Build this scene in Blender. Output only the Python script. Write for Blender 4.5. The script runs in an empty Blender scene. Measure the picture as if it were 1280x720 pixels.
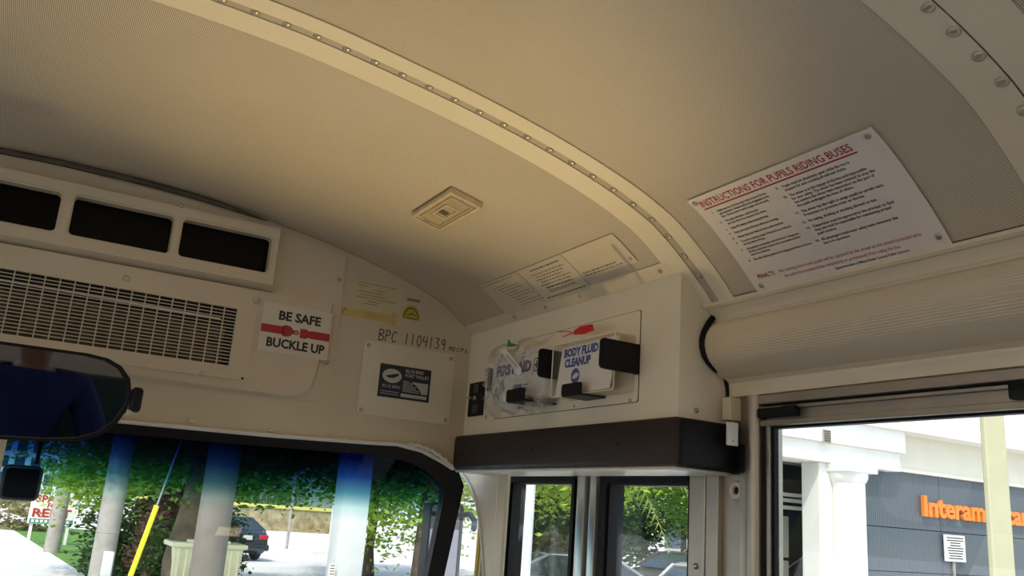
import bpy, bmesh, math, random
import numpy as np
from mathutils import Vector, Matrix, Euler
random.seed(7)
rng = np.random.default_rng(7)
SC = bpy.context.scene
COL = SC.collection
PI = math.pi
# ------------------------------------------------------------------ camera
# world: x right, y towards the front of the bus, z up, floor of the bus at z = 0, metres
ZC = 1.23
FPX = 1089.0
YAW, PITCH, ROLL = 0.50669, 0.25500, 0.07368
def cam_axes():
    f = Vector((math.sin(YAW)*math.cos(PITCH), math.cos(YAW)*math.cos(PITCH), math.sin(PITCH)))
    r = Vector((math.cos(YAW), -math.sin(YAW), 0)); u = r.cross(f)
    return r*math.cos(ROLL)+u*math.sin(ROLL), -r*math.sin(ROLL)+u*math.cos(ROLL), f
CR, CU, CF = cam_axes()
cam = bpy.data.cameras.new('camera'); cam_ob = bpy.data.objects.new('camera', cam); COL.objects.link(cam_ob)
cam.sensor_fit = 'HORIZONTAL'; cam.sensor_width = 36.0; cam.lens = FPX/1280*36.0
cam.clip_start = 0.02; cam.clip_end = 500
mw = Matrix((CR, CU, -CF)).transposed().to_4x4(); mw.translation = (0, 0, ZC)
cam_ob.matrix_world = mw
SC.camera = cam_ob
# ------------------------------------------------------------------ light
SC.view_settings.view_transform = 'Standard'; SC.view_settings.look = 'None'
SC.view_settings.gamma = 1.0; SC.view_settings.use_curve_mapping = False
SC.view_settings.exposure = 0.08
FILL_W, GLOW_W = 0.8, 90.0   # watts of the added fill and glow lamps built further down
wd = bpy.data.worlds.new('sky'); SC.world = wd; wd.use_nodes = True
wn = wd.node_tree.nodes; wl = wd.node_tree.links
sky = wn.new('ShaderNodeTexSky'); sky.sky_type = 'NISHITA'; sky.sun_disc = False
sky.sun_elevation = math.radians(52); sky.sun_rotation = math.radians(215)
sky.air_density = 1.0; sky.dust_density = 2.0; sky.ozone_density = 1.0
wl.new(sky.outputs[0], wn['Background'].inputs[0]); wn['Background'].inputs[1].default_value = 0.33
sun_d = bpy.data.lights.new('sun', 'SUN'); sun_d.energy = 2.7; sun_d.color = (1, .955, .87); sun_d.angle = math.radians(0.53)
sun = bpy.data.objects.new('sun', sun_d); COL.objects.link(sun)
sun.rotation_euler = Vector((-0.42, -0.48, 0.80)).to_track_quat('Z', 'Y').to_euler()

# ------------------------------------------------------------------ helpers
def P(px, py, ax, val):
    """point of the plane (axis ax = val) that the photograph shows at pixel px, py"""
    d = CR*((px-640)/FPX) - CU*((py-360)/FPX) + CF
    t = (val-(ZC if ax == 2 else 0))/d[ax]
    return d*t + Vector((0, 0, ZC))

class MB:
    def __init__(s): s.v = []; s.f = []
    def add(s, v, f):
        o = len(s.v); s.v += [tuple(p) for p in v]; s.f += [[i+o for i in q] for q in f]; return s
    def bm(s, b, M=None):
        b.verts.ensure_lookup_table(); b.verts.index_update()
        s.add([(M @ v.co if M else v.co) for v in b.verts], [[v.index for v in q.verts] for q in b.faces]); b.free(); return s
    def box(s, lo, hi, bev=0, seg=2, M=None):
        b = bmesh.new(); bmesh.ops.create_cube(b, size=1)
        for v in b.verts: v.co = Vector([lo[i]+(v.co[i]+.5)*(hi[i]-lo[i]) for i in range(3)])
        if bev: bmesh.ops.bevel(b, geom=b.edges[:], offset=bev, segments=seg, profile=.5, affect='EDGES')
        return s.bm(b, M)
    def prism(s, poly, fr, n0, n1):
        """polygon poly (u,v) extruded along the normal from n0 to n1 in frame fr"""
        k = len(poly); v = [fr(a, b, n0) for a, b in poly]+[fr(a, b, n1) for a, b in poly]
        f = [list(range(k))[::-1], list(range(k, 2*k))]+[[i, (i+1) % k, k+(i+1) % k, k+i] for i in range(k)]
        return s.add(v, f)
    def ring(s, outer, inner, fr, n0, n1):
        k = len(outer); v = []
        for n in (n0, n1): v += [fr(a, b, n) for a, b in outer]+[fr(a, b, n) for a, b in inner]
        f = []
        for i in range(k):
            j = (i+1) % k
            f += [[2*k+i, 2*k+j, 3*k+j, 3*k+i], [i, k+i, k+j, j], [i, j, 2*k+j, 2*k+i], [k+j, k+i, 3*k+i, 3*k+j]]
        return s.add(v, f)
    def tube(s, pts, r, k=8, cap=True):
        pts = [Vector(p) for p in pts]; v = []; f = []; n = len(pts)
        rr = r if isinstance(r, (list, tuple)) else [r]*n
        up = None
        for i, p in enumerate(pts):
            t = (pts[min(i+1, n-1)]-pts[max(i-1, 0)]).normalized()
            if up is None: up = t.orthogonal().normalized()
            up = (up-t*up.dot(t)).normalized(); w = t.cross(up)
            for a in range(k):
                an = 2*PI*a/k; v.append(p+(up*math.cos(an)+w*math.sin(an))*rr[i])
        for i in range(n-1):
            for a in range(k):
                b = (a+1) % k; f.append([i*k+a, i*k+b, (i+1)*k+b, (i+1)*k+a])
        if cap: f += [list(range(k))[::-1], list(range((n-1)*k, n*k))]
        return s.add(v, f)
    def lathe(s, prof, M=None, k=24):
        """profile (radius, height) turned about z"""
        v = []; f = []; n = len(prof)
        for r, h in prof:
            for a in range(k):
                an = 2*PI*a/k; q = Vector((r*math.cos(an), r*math.sin(an), h)); v.append(M @ q if M else q)
        for i in range(n-1):
            for a in range(k):
                b = (a+1) % k; f.append([i*k+a, i*k+b, (i+1)*k+b, (i+1)*k+a])
        f += [list(range(k))[::-1], list(range((n-1)*k, n*k))]
        return s.add(v, f)
    def strip(s, prof, y0, y1, ny=1, closed=False):
        """profile (x,z) run along y"""
        ys = [y0+(y1-y0)*i/ny for i in range(ny+1)]; k = len(prof); v = [(x, y, z) for y in ys for x, z in prof]; f = []
        for j in range(ny):
            for i in range(k if closed else k-1):
                i2 = (i+1) % k; f.append([j*k+i, j*k+i2, (j+1)*k+i2, (j+1)*k+i])
        if closed: f += [list(range(k))[::-1], list(range(ny*k, ny*k+k))]
        return s.add(v, f)
    def obj(s, name, mat, parent=None, smooth=0, fix=True):
        me = bpy.data.meshes.new(name); me.from_pydata(s.v, [], s.f); me.update()
        if fix:
            b = bmesh.new(); b.from_mesh(me); bmesh.ops.recalc_face_normals(b, faces=b.faces); b.to_mesh(me); b.free()
        if smooth:
            me.polygons.foreach_set('use_smooth', [True]*len(me.polygons))
            try: me.set_sharp_from_angle(angle=math.radians(smooth if smooth > 1 else 40))
            except Exception: pass
        if mat: me.materials.append(mat)
        o = bpy.data.objects.new(name, me); COL.objects.link(o); par(o, parent)
        return o
def par(o, parent):
    if parent is not None:
        o.parent = parent; o.matrix_parent_inverse = WM[parent.name].inverted() if parent.name in WM else Matrix()
WM = {}
def tag(o, label=None, cat=None, group=None, kind=None):
    if label: o['label'] = label
    if cat: o['category'] = cat
    if group: o['group'] = group
    if kind: o['kind'] = kind
    return o
def thing(name, loc, label=None, cat=None, group=None, kind=None):
    o = bpy.data.objects.new(name, None); COL.objects.link(o); o.location = loc; o.empty_display_size = .05
    WM[o.name] = Matrix.Translation(Vector(loc)); return tag(o, label, cat, group, kind)
def inst(name, me, M, parent):
    o = bpy.data.objects.new(name, me); COL.objects.link(o)
    if parent is not None: o.parent = parent; o.matrix_parent_inverse = WM[parent.name].inverted() if parent.name in WM else Matrix()
    o.matrix_basis = M; return o
def mesh(name, mb, mat, smooth=0):
    o = mb.obj(name, mat, None, smooth); me = o.data; bpy.data.objects.remove(o); return me
def rrect(x0, y0, x1, y1, r, k=5):
    out = []
    for cx, cy, a0 in ((x1-r, y1-r, 0), (x0+r, y1-r, 90), (x0+r, y0+r, 180), (x1-r, y0+r, 270)):
        for i in range(k+1):
            a = math.radians(a0+90*i/k); out.append((cx+r*math.cos(a), cy+r*math.sin(a)))
    return out
def circ(cx, cy, r, k=24, ry=None): return [(cx+r*math.cos(2*PI*i/k), cy+(ry or r)*math.sin(2*PI*i/k)) for i in range(k)]
# frames: (u right, v up, n towards the viewer)
def fr_front(y): return lambda u, v, n: (u, y-n, v)
def fr_side(x): return lambda u, v, n: (x-n, -u, v)
def fr_up(z): return lambda u, v, n: (u, v, z+n)
def fr_mat(M): return lambda u, v, n: tuple(M @ Vector((u, v, n)))

# ------------------------------------------------------------------ materials
def mat(name, col, rough=.5, metal=0, var=0, scale=8, bump=0, bscale=60, spec=.5, emit=None, es=1, col2=None, coat=0):
    m = bpy.data.materials.new(name); m.use_nodes = True; nt = m.node_tree; b = nt.nodes['Principled BSDF']
    b.inputs['Base Color'].default_value = (*col, 1); b.inputs['Roughness'].default_value = rough; b.inputs['Metallic'].default_value = metal
    b.inputs['Specular IOR Level'].default_value = spec; b.inputs['Coat Weight'].default_value = coat
    tc = nt.nodes.new('ShaderNodeTexCoord')
    if var or col2:
        n = nt.nodes.new('ShaderNodeTexNoise'); n.inputs['Scale'].default_value = scale; n.inputs['Detail'].default_value = 6
        r = nt.nodes.new('ShaderNodeValToRGB'); r.color_ramp.elements[0].position = .3; r.color_ramp.elements[1].position = .7
        c2 = col2 or tuple(min(1, c*(1+var)) for c in col)
        r.color_ramp.elements[0].color = (*(tuple(c*(1-var) for c in col) if not col2 else col), 1); r.color_ramp.elements[1].color = (*c2, 1)
        nt.links.new(tc.outputs['Object'], n.inputs['Vector']); nt.links.new(n.outputs[0], r.inputs[0]); nt.links.new(r.outputs[0], b.inputs['Base Color'])
    if bump:
        n = nt.nodes.new('ShaderNodeTexNoise'); n.inputs['Scale'].default_value = bscale; n.inputs['Detail'].default_value = 4
        bp = nt.nodes.new('ShaderNodeBump'); bp.inputs['Strength'].default_value = bump; bp.inputs['Distance'].default_value = .005
        nt.links.new(tc.outputs['Object'], n.inputs['Vector']); nt.links.new(n.outputs[0], bp.inputs['Height']); nt.links.new(bp.outputs[0], b.inputs['Normal'])
    if emit: b.inputs['Emission Color'].default_value = (*emit, 1); b.inputs['Emission Strength'].default_value = es
    return m
def glass_mat(name, col, gloss=.06, rough=0.0, grad=None, film=0):
    """thin pane: transparent tint with a weak Fresnel reflection; grad = (z0, z1, colour at z1) tint band"""
    m = bpy.data.materials.new(name); m.use_nodes = True; nt = m.node_tree; nt.nodes.clear()
    out = nt.nodes.new('ShaderNodeOutputMaterial'); mx = nt.nodes.new('ShaderNodeMixShader')
    tr = nt.nodes.new('ShaderNodeBsdfTransparent'); gl = nt.nodes.new('ShaderNodeBsdfGlossy'); gl.inputs['Roughness'].default_value = rough
    tr.inputs[0].default_value = (*col, 1)
    fz = nt.nodes.new('ShaderNodeLayerWeight'); fz.inputs[0].default_value = .5
    pw = nt.nodes.new('ShaderNodeMath'); pw.operation = 'POWER'; pw.inputs[1].default_value = 5; nt.links.new(fz.outputs['Facing'], pw.inputs[0])
    mu = nt.nodes.new('ShaderNodeMath'); mu.operation = 'MULTIPLY_ADD'; mu.inputs[1].default_value = .7; mu.inputs[2].default_value = gloss
    nt.links.new(pw.outputs[0], mu.inputs[0]); nt.links.new(mu.outputs[0], mx.inputs[0])
    nt.links.new(tr.outputs[0], mx.inputs[1]); nt.links.new(gl.outputs[0], mx.inputs[2])
    last = mx
    if film:
        df = nt.nodes.new('ShaderNodeBsdfDiffuse'); df.inputs[0].default_value = (.9, .9, .88, 1)
        m2 = nt.nodes.new('ShaderNodeMixShader'); m2.inputs[0].default_value = film
        nt.links.new(mx.outputs[0], m2.inputs[1]); nt.links.new(df.outputs[0], m2.inputs[2]); last = m2
    nt.links.new(last.outputs[0], out.inputs[0])
    if grad:
        tc = nt.nodes.new('ShaderNodeTexCoord'); sp = nt.nodes.new('ShaderNodeSeparateXYZ'); mr = nt.nodes.new('ShaderNodeMapRange')
        mr.inputs['From Min'].default_value = grad[0]; mr.inputs['From Max'].default_value = grad[1]
        rp = nt.nodes.new('ShaderNodeValToRGB'); rp.color_ramp.elements[0].color = (*col, 1); rp.color_ramp.elements[1].color = (*grad[2], 1)
        for pos, c in grad[3]: e = rp.color_ramp.elements.new(pos); e.color = (*c, 1)
        nt.links.new(tc.outputs['Object'], sp.inputs[0]); nt.links.new(sp.outputs[2], mr.inputs[0]); nt.links.new(mr.outputs[0], rp.inputs[0]); nt.links.new(rp.outputs[0], tr.inputs[0])
    return m
CREAM = (.68, .575, .40)
M_cream = mat('cream_paint', CREAM, .42, var=.05, scale=3, bump=.05, bscale=40)
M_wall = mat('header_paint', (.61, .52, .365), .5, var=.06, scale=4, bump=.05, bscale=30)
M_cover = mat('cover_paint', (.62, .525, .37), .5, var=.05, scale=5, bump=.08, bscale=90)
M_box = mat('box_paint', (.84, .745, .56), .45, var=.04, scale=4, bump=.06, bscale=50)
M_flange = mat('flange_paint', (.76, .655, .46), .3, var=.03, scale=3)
M_flange_lit = mat('lit_front_flange', (.84, .74, .52), .25, var=.03, scale=3)  # flange paint lightened to carry the warm glow on the front rib
M_white = mat('white_enamel', (.74, .70, .62), .35, var=.03, scale=10)
M_black = mat('black_rubber', (.006, .006, .006), .6, spec=.2)
M_blackp = mat('black_plastic', (.007, .007, .008), .45, bump=.1, bscale=200, spec=.2)
M_gasket = mat('dark_gasket', (.012, .009, .007), .55, bump=.1, spec=.25)
M_pad = mat('brown_pad_vinyl', (.028, .019, .014), .5, var=.15, scale=6, bump=.25, bscale=160, spec=.3)
M_alu = mat('anodised_aluminium', (.44, .39, .32), .36, .75, var=.08, scale=12)
M_alub = mat('bright_aluminium', (.72, .70, .66), .28, .8, var=.06, scale=12)
M_steel = mat('screw_steel', (.50, .46, .38), .35, .85)
M_screwc = mat('painted_screw', (.52, .46, .34), .4, .2)
M_dark = mat('dark_void', (.006, .005, .005), .8)
M_mesh = mat('filter_mesh', (.075, .055, .034), .9, var=.5, scale=40, bump=.5, bscale=300)
M_paper = mat('poster_sheet', (.83, .735, .62), .42, var=.03, scale=6)
M_signb = mat('sign_cream', (.66, .60, .47), .5, var=.03, scale=6)
M_platep = mat('plate_paint', (.70, .63, .48), .4, var=.03, scale=6)
M_decal = mat('old_decal', (.66, .57, .40), .45, var=.05, scale=9)
M_red = mat('red_print', (.40, .018, .025), .5)
M_redp = mat('red_plastic', (.62, .02, .02), .4)
M_ink = mat('black_ink', (.02, .016, .015), .6)
M_inkb = mat('faded_ink', (.11, .085, .06), .6)
M_blue = mat('blue_print', (.02, .05, .36), .5)
M_purple = mat('purple_print', (.10, .03, .22), .5)
M_navy = mat('nameplate_navy', (.018, .022, .042), .4, var=.2, scale=20)
M_silver = mat('nameplate_silver', (.55, .54, .50), .35, .6)
M_yel = mat('yellow_sticker_film', (.55, .42, .06), .5, var=.1, scale=20)
M_tape = mat('yellowed_tape', (.58, .44, .13), .35, var=.12, scale=15)
M_ypaper = mat('yellowed_paper', (.62, .54, .32), .6, var=.06, scale=18)
M_clear = glass_mat('clear_plastic', (.95, .94, .90), .03, .06, film=.05)
M_film = glass_mat('crumpled_film', (.96, .95, .92), .09, .12, film=.12)
M_glass = glass_mat('window_glass', (.93, .96, .94), .04)
M_shade = glass_mat('windshield_glass', (.95, .97, .96), .02, grad=(1.185, 1.345, (.018, .030, .13), [(.22, (.75, .88, .86)), (.45, (.25, .47, .54)), (.72, (.075, .17, .36))]))
M_floor = mat('rubber_floor', (.13, .12, .11), .6, var=.2, scale=5, bump=.3, bscale=80)
M_dash = mat('dash_vinyl', (.10, .095, .09), .6, bump=.2)
M_mirror = mat('mirror_glass', (.30, .30, .34), .015, 1.0)
M_green = mat('green_plastic', (.05, .22, .03), .5)

def perf_material():
    m = bpy.data.materials.new('perforated_sheet'); m.use_nodes = True; nt = m.node_tree; b = nt.nodes['Principled BSDF']
    b.inputs['Roughness'].default_value = .42
    uv = nt.nodes.new('ShaderNodeUVMap'); uv.uv_map = 'UVMap'
    sp = nt.nodes.new('ShaderNodeSeparateXYZ'); nt.links.new(uv.outputs[0], sp.inputs[0])
    def mth(op, a, bb=None):
        n = nt.nodes.new('ShaderNodeMath'); n.operation = op
        for i, x in enumerate((a, bb)):
            if x is None: continue
            if isinstance(x, (int, float)): n.inputs[i].default_value = x
            else: nt.links.new(x, n.inputs[i])
        return n.outputs[0]
    pitch = 0.0027
    su = mth('SINE', mth('MULTIPLY', sp.outputs[0], 2*PI/pitch)); sv = mth('SINE', mth('MULTIPLY', sp.outputs[1], 2*PI/pitch))
    d = mth('ADD', su, sv)
    mr = nt.nodes.new('ShaderNodeMapRange'); mr.inputs['From Min'].default_value = .45; mr.inputs['From Max'].default_value = .95; nt.links.new(d, mr.inputs[0])
    mx = nt.nodes.new('ShaderNodeMix'); mx.data_type = 'RGBA'; nt.links.new(mr.outputs[0], mx.inputs[0])
    no = nt.nodes.new('ShaderNodeTexNoise'); no.inputs['Scale'].default_value = 2.5; no.inputs['Detail'].default_value = 5
    tc = nt.nodes.new('ShaderNodeTexCoord'); nt.links.new(tc.outputs['Object'], no.inputs['Vector'])
    rp = nt.nodes.new('ShaderNodeValToRGB'); rp.color_ramp.elements[0].color = (.68, .585, .42, 1); rp.color_ramp.elements[1].color = (.76, .655, .48, 1)
    rp.color_ramp.elements[0].position = .3; rp.color_ramp.elements[1].position = .7
    nt.links.new(no.outputs[0], rp.inputs[0]); nt.links.new(rp.outputs[0], mx.inputs[6]); mx.inputs[7].default_value = (.05, .04, .03, 1)
    nt.links.new(mx.outputs[2], b.inputs['Base Color'])
    return m
M_perf = perf_material()

# ------------------------------------------------------------------ text
def text_geo(s, size=1, bold=0, align='LEFT', sx=1, line=1.0, shear=0):
    c = bpy.data.curves.new('txt', 'FONT'); c.body = s; c.size = size; c.align_x = align; c.offset = bold; c.space_line = line; c.shear = shear
    c.resolution_u = 2; c.fill_mode = 'FRONT'
    o = bpy.data.objects.new('txt', c); COL.objects.link(o)
    dg = bpy.context.evaluated_depsgraph_get(); me = bpy.data.meshes.new_from_object(o.evaluated_get(dg))
    v = [(p.co.x*sx, p.co.y) for p in me.vertices]; f = [list(q.vertices) for q in me.polygons]
    bpy.data.objects.remove(o); bpy.data.curves.remove(c); bpy.data.meshes.remove(me)
    return v, f
class Print:
    """flat print collected in (u, v)"""
    def __init__(s): s.v = []; s.f = []
    def text(s, st, x, y, size, width=None, rot=0, **k):
        v, f = text_geo(st, size, **k)
        if not v: return s
        if width:
            lo = min(a for a, b in v); hi = max(a for a, b in v); q = width/(hi-lo); v = [((a)*q, b) for a, b in v]
        c, sn = math.cos(rot), math.sin(rot); o = len(s.v)
        s.v += [(x+a*c-b*sn, y+a*sn+b*c) for a, b in v]; s.f += [[i+o for i in q] for q in f]; return s
    def poly(s, pts):
        o = len(s.v); s.v += list(pts); s.f.append(list(range(o, o+len(pts)))); return s
    def rect(s, x0, y0, x1, y1): return s.poly([(x0, y0), (x1, y0), (x1, y1), (x0, y1)])
    def stroke(s, pts, w):
        for (a, b), (c, d) in zip(pts[:-1], pts[1:]):
            L = math.hypot(c-a, d-b) or 1e-9; nx, ny = -(d-b)/L*w/2, (c-a)/L*w/2; ex, ey = (c-a)/L*w*.3, (d-b)/L*w*.3
            s.poly([(a-ex+nx, b-ey+ny), (a-ex-nx, b-ey-ny), (c+ex-nx, d+ey-ny), (c+ex+nx, d+ey+ny)])
        return s
    def obj(s, name, fr, n, mt, parent):
        m = MB(); m.add([fr(a, b, n) for a, b in s.v], s.f); return m.obj(name, mt, parent, fix=False)

def screw_mesh(r, h, mt):
    m = MB().lathe([(r, 0), (r*.98, h*.45), (r*.7, h*.85), (r*.25, h)], k=12)
    m.box((-r*.65, -r*.09, h*.5), (r*.65, r*.09, h*1.02)); return mesh('screw', m, mt, 50)
ME_screw = screw_mesh(.0055, .003, M_steel)
ME_screwc = screw_mesh(.0055, .003, M_screwc)
ME_rivet = mesh('rivet', MB().lathe([(.0078, 0), (.0075, .0014), (.0055, .0032), (.0025, .0042), (.0003, .0044)], k=14), mat('rivet_metal', (.50, .44, .33), .35, .5), 60)
def place(me, name, loc, normal, parent, sc=1, spin=0):
    q = Vector(normal).to_track_quat('Z', 'Y').to_matrix().to_4x4()
    return inst(name, me, Matrix.Translation(Vector(loc)) @ q @ Matrix.Rotation(spin, 4, 'Z') @ Matrix.Scale(sc, 4), parent)
def screws(pts, normal, parent, me=None, name='screw', sc=1):
    for i, p in enumerate(pts): place(me or ME_screw, name, p, normal, parent, sc, i*1.3)

# ------------------------------------------------------------------ ceiling profile
X0 = .055
HP = [(X0, .711), (.1576, .710), (.304, .7026), (.452, .685), (.5986, .663), (.742, .634), (.880, .596), (.972, .560), (1.013, .536), (1.049, .509), (1.088, .477), (1.115, .452), (1.14, .427)]
def _smooth():
    xs = np.array([a for a, b in HP]); zs = np.array([b for a, b in HP])+ZC
    # dense arc-length resampling of a Catmull-Rom through the points
    P0 = [(2*X0-HP[1][0], HP[1][1]+ZC)]+[(a, b+ZC) for a, b in HP]; P0.append((2*P0[-1][0]-P0[-2][0], 2*P0[-1][1]-P0[-2][1]))
    out = []
    for i in range(1, len(P0)-2):
        a, b, c, d = map(np.array, P0[i-1:i+3])
        for t in np.linspace(0, 1, 12, endpoint=False):
            out.append(.5*(2*b+(c-a)*t+(2*a-5*b+4*c-d)*t*t+(3*b-a-3*c+d)*t**3))
    out.append(np.array(P0[-2])); return np.array(out)
_half = _smooth()
_s = np.concatenate([[0], np.cumsum(np.linalg.norm(np.diff(_half, axis=0), axis=1))])
SMAX = float(_s[-1])
def arc(s):
    """point (x,z) and inward normal of the roof at arc length s from the centre line (negative = driver's side)"""
    a = min(abs(s), SMAX); x = float(np.interp(a, _s, _half[:, 0])); z = float(np.interp(a, _s, _half[:, 1]))
    e = .004; x2 = float(np.interp(min(a+e, SMAX), _s, _half[:, 0])); z2 = float(np.interp(min(a+e, SMAX), _s, _half[:, 1]))
    x1 = float(np.interp(max(a-e, 0), _s, _half[:, 0])); z1 = float(np.interp(max(a-e, 0), _s, _half[:, 1]))
    tx, tz = x2-x1, z2-z1; L = math.hypot(tx, tz); nx, nz = tz/L, -tx/L
    if s < 0: x = 2*X0-x; nx = -nx
    return x, z, nx, nz
def s_of_x(x): return float(np.interp(x, _half[:, 0], _s))
def fr_roof(u, v, n):
    """u = towards the rear (-y), v = -arc length, n inward"""
    x, z, nx, nz = arc(-v); return (x+nx*n, -u, z+nz*n)
def roof_sheet(name, s0, s1, y0, y1, n, mt, parent, ns=60, thick=.0015, uv=False):
    m = MB(); S = [s0+(s1-s0)*i/ns for i in range(ns+1)]; v = []
    for nn in (n, n-thick):
        for y in (y0, y1):
            for s in S:
                x, z, nx, nz = arc(s); v.append((x+nx*nn, y, z+nz*nn))
    k = ns+1; f = []
    for i in range(ns):
        f += [[i, i+1, k+i+1, k+i], [2*k+i, 3*k+i, 3*k+i+1, 2*k+i+1], [i, 2*k+i, 2*k+i+1, i+1], [k+i, k+i+1, 3*k+i+1, 3*k+i]]
    f += [[0, k, 3*k, 2*k], [k-1, 3*k-1, 4*k-1, 2*k-1]]
    m.add(v, f); o = m.obj(name, mt, parent, 60)
    if uv:
        L = o.data.uv_layers.new(name='UVMap'); vi = np.zeros(len(o.data.loops), int); o.data.loops.foreach_get('vertex_index', vi)
        t = np.zeros((len(v), 2))
        for a in range(4):
            for i, s in enumerate(S): t[a*k+i] = (s, (y0, y1)[a % 2])
        L.data.foreach_set('uv', t[vi].ravel())
    return o

# ================================================================== STRUCTURE
YF = 2.16; XB = 1.08; YBX = 1.27; RIB = 1.236; STEP = .69; YBACK = -4.3
ceil = thing('ceiling', (X0, 0, ZC+.71), kind='structure')
ribs = [RIB-STEP*i for i in range(9)]
roof_sheet('roof_skin', -SMAX, SMAX, YBACK, 2.24, -.02, M_cream, ceil, 80, .01)
def roof_panel(y0, y1, lo, hi):
    roof_sheet('perforated_panel', -SMAX+.02, SMAX-.004, lo, hi, -.0015, M_perf, ceil, 90, .001, True)
# front section: perforated from 1.30 to the front wall
roof_panel(1.246, YF, 1.30, YF+.01)
for i in range(len(ribs)-1): roof_panel(0, 0, ribs[i+1]+.052, ribs[i]-.046)
for i, r in enumerate(ribs):
    if i == 0:
        roof_sheet('flange', -SMAX, SMAX, r+.0095, r+.066, .0008, M_flange_lit, ceil, 90, .002)
        roof_sheet('flange', -SMAX, SMAX, r-.050, r-.0115, .0016, M_flange_lit, ceil, 90, .002)
        st = roof_sheet('rib_strip', -SMAX, SMAX, r-.0105, r+.0085, -.0012, mat('strip_paint', (.52, .44, .31), .4), ceil, 90, .002)
    else:
        roof_sheet('flange', -SMAX, SMAX, r+.003, r+.062, .0008, M_flange, ceil, 90, .002)
        st = roof_sheet('flange', -SMAX, SMAX, r-.060, r, .0018, M_flange, ceil, 90, .002)
    if i < 2:
        s = s_of_x(.1576)-.0492*9
        while s < SMAX-.02:
            x, z, nx, nz = arc(s); yy = r if i == 0 else r+.012
            nb = -.0012 if i == 0 else .0008
            place(ME_rivet, 'rivet', (x+nx*nb, yy, z+nz*nb), (nx, 0, nz), st, .95 if i == 0 else 1.05); s += .0492
# dark gap where roof meets front header
# ------------------------------------------------------------------ front wall above windshield
HW = 1.095
wf = thing('wall_front', (X0, YF, 1.38), kind='structure')
edge = [(-1.06, 1.395), (.10, 1.372), (.24, 1.374), (.55, 1.378), (.80, 1.386), (.887, 1.390), (.96, 1.380), (1.02, 1.358), (1.055, 1.342), (1.075, 1.338)]
top = []
for i in range(61):
    s = SMAX-2*SMAX*i/60; x, z, nx, nz = arc(s); top.append((x, z-.0005))
poly = edge+[(1.14, 1.338)]+top+[(-1.06, 1.6)]
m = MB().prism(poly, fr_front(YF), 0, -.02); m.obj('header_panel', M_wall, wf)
# rolled cream lip along the lower edge, and its mounting clips
m = MB().tube([(x, YF-.006, z-.001) for x, z in edge[:-1]], .0055, 8); m.obj('header_lip', M_white, wf, 60)
for px, py in ((240, 526), (339, 538), (430, 548)):
    q = P(px, py, 1, YF-.008); MB().box(q-Vector((.010, .003, .003)), q+Vector((.010, .003, .004)), .002).obj('lip_clip', M_cream, wf, 50)
# ragged bead of sealant at the corner
pts = []
for i in range(22):
    t = i/21; px = 508+(568-508)*t; py = 556+1.5*math.sin(i*2.1)+30*t**2.2; q = P(px, py, 1, YF-.010); pts.append(q)
MB().tube(pts, [.004+.0025*abs(math.sin(i*1.9)) for i in range(22)], 7).obj('sealant_bead', M_white, wf, 70)
# lower front: cowl and dash out of view
wc = thing('wall_cowl', (0, 2.44, 0), kind='structure'); MB().box((-1.08, 2.40, -.05), (1.18, 2.50, .86), .01).obj('cowl_panel', M_cream, wc)
# ------------------------------------------------------------------ floor, walls
fl = thing('floor', (0, 0, 0), kind='structure')
MB().box((-1.10, YBACK, -.06), (1.22, 1.34, 0)).obj('floor_panel', M_floor, fl)
MB().box((-1.10, 1.34, -.06), (.62, 2.5, 0)).obj('floor_panel', M_floor, fl)
MB().box((.62, 1.36, -.36), (.92, 2.36, -.30)).obj('step', M_floor, fl)
MB().box((.92, 1.36, -.66), (1.24, 2.36, -.60)).obj('step', M_floor, fl)
MB().box((.60, 1.36, -.66), (.62, 2.36, -.06)).obj('step_riser', M_cream, fl)
def bus_wall(name, x, sgn, posts, y_front):
    w = thing(name, (x, -1, 0), kind='structure'); o = x+sgn*.05
    lo, hi = min(x, o), max(x, o)
    MB().box((lo, YBACK, -.06), (hi, y_front, .86)).obj('lower_panel', M_cream, w)
    MB().box((lo, YBACK, 1.478), (hi, y_front, 1.72)).obj('upper_panel', M_cream, w)
    for y in posts: MB().box((lo, y-.045, .86), (hi, y+.045, 1.478), .004).obj('post', M_alu, w)
    return w
wr = bus_wall('wall_right', 1.235, 1, [r for r in ribs[1:]], 1.25)
wlft = bus_wall('wall_left', 2*X0-1.235, -1, [1.95]+[r for r in ribs], 2.45)
wb = thing('wall_back', (0, YBACK, 0), kind='structure')
MB().box((-1.15, YBACK-.05, -.05), (1.27, YBACK, .9)).obj('lower_panel', M_cream, wb)
MB().box((-1.15, YBACK-.05, 1.5), (1.27, YBACK, 1.98)).obj('upper_panel', M_cream, wb)
for x in (-1.1, -.45, .5, 1.2): MB().box((x-.07, YBACK-.05, .9), (x+.07, YBACK, 1.5)).obj('post', M_cream, wb)
# ------------------------------------------------------------------ side header: reeded roll moulding above the passenger window
tr = thing('trim_1', (1.16, .3, 1.5), kind='structure')
YH1 = YBX-.002
MB().strip([(1.140, 1.660), (1.1335, 1.6565), (1.1335, 1.651), (1.139, 1.647), (1.147, 1.649)], YBACK, YH1).obj('drip_rail', M_flange, tr, 50)
MB().strip([(1.147, 1.651), (1.149, 1.646), (1.156, 1.640), (1.161, 1.630), (1.160, 1.6285)], YBACK, YH1).obj('cove', M_flange, tr, 60)
MB().strip([(1.146, 1.649), (1.152, 1.674), (1.25, 1.664)], YBACK, 2.2).obj('roof_edge_closure', M_cream, tr)
prof = [(1.1605, 1.630)]
N = 46
for i in range(N+1):
    t = i/N; a = math.radians(62-118*t)   # bulge
    x = 1.190-.058*math.cos(a); z = 1.578+.052*math.sin(a)*1.0
    if .10 < t < .92: rr = .0005*(1 if i % 2 else -1); x -= rr*math.cos(a); z += rr*math.sin(a)
    prof.append((x, z))
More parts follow.
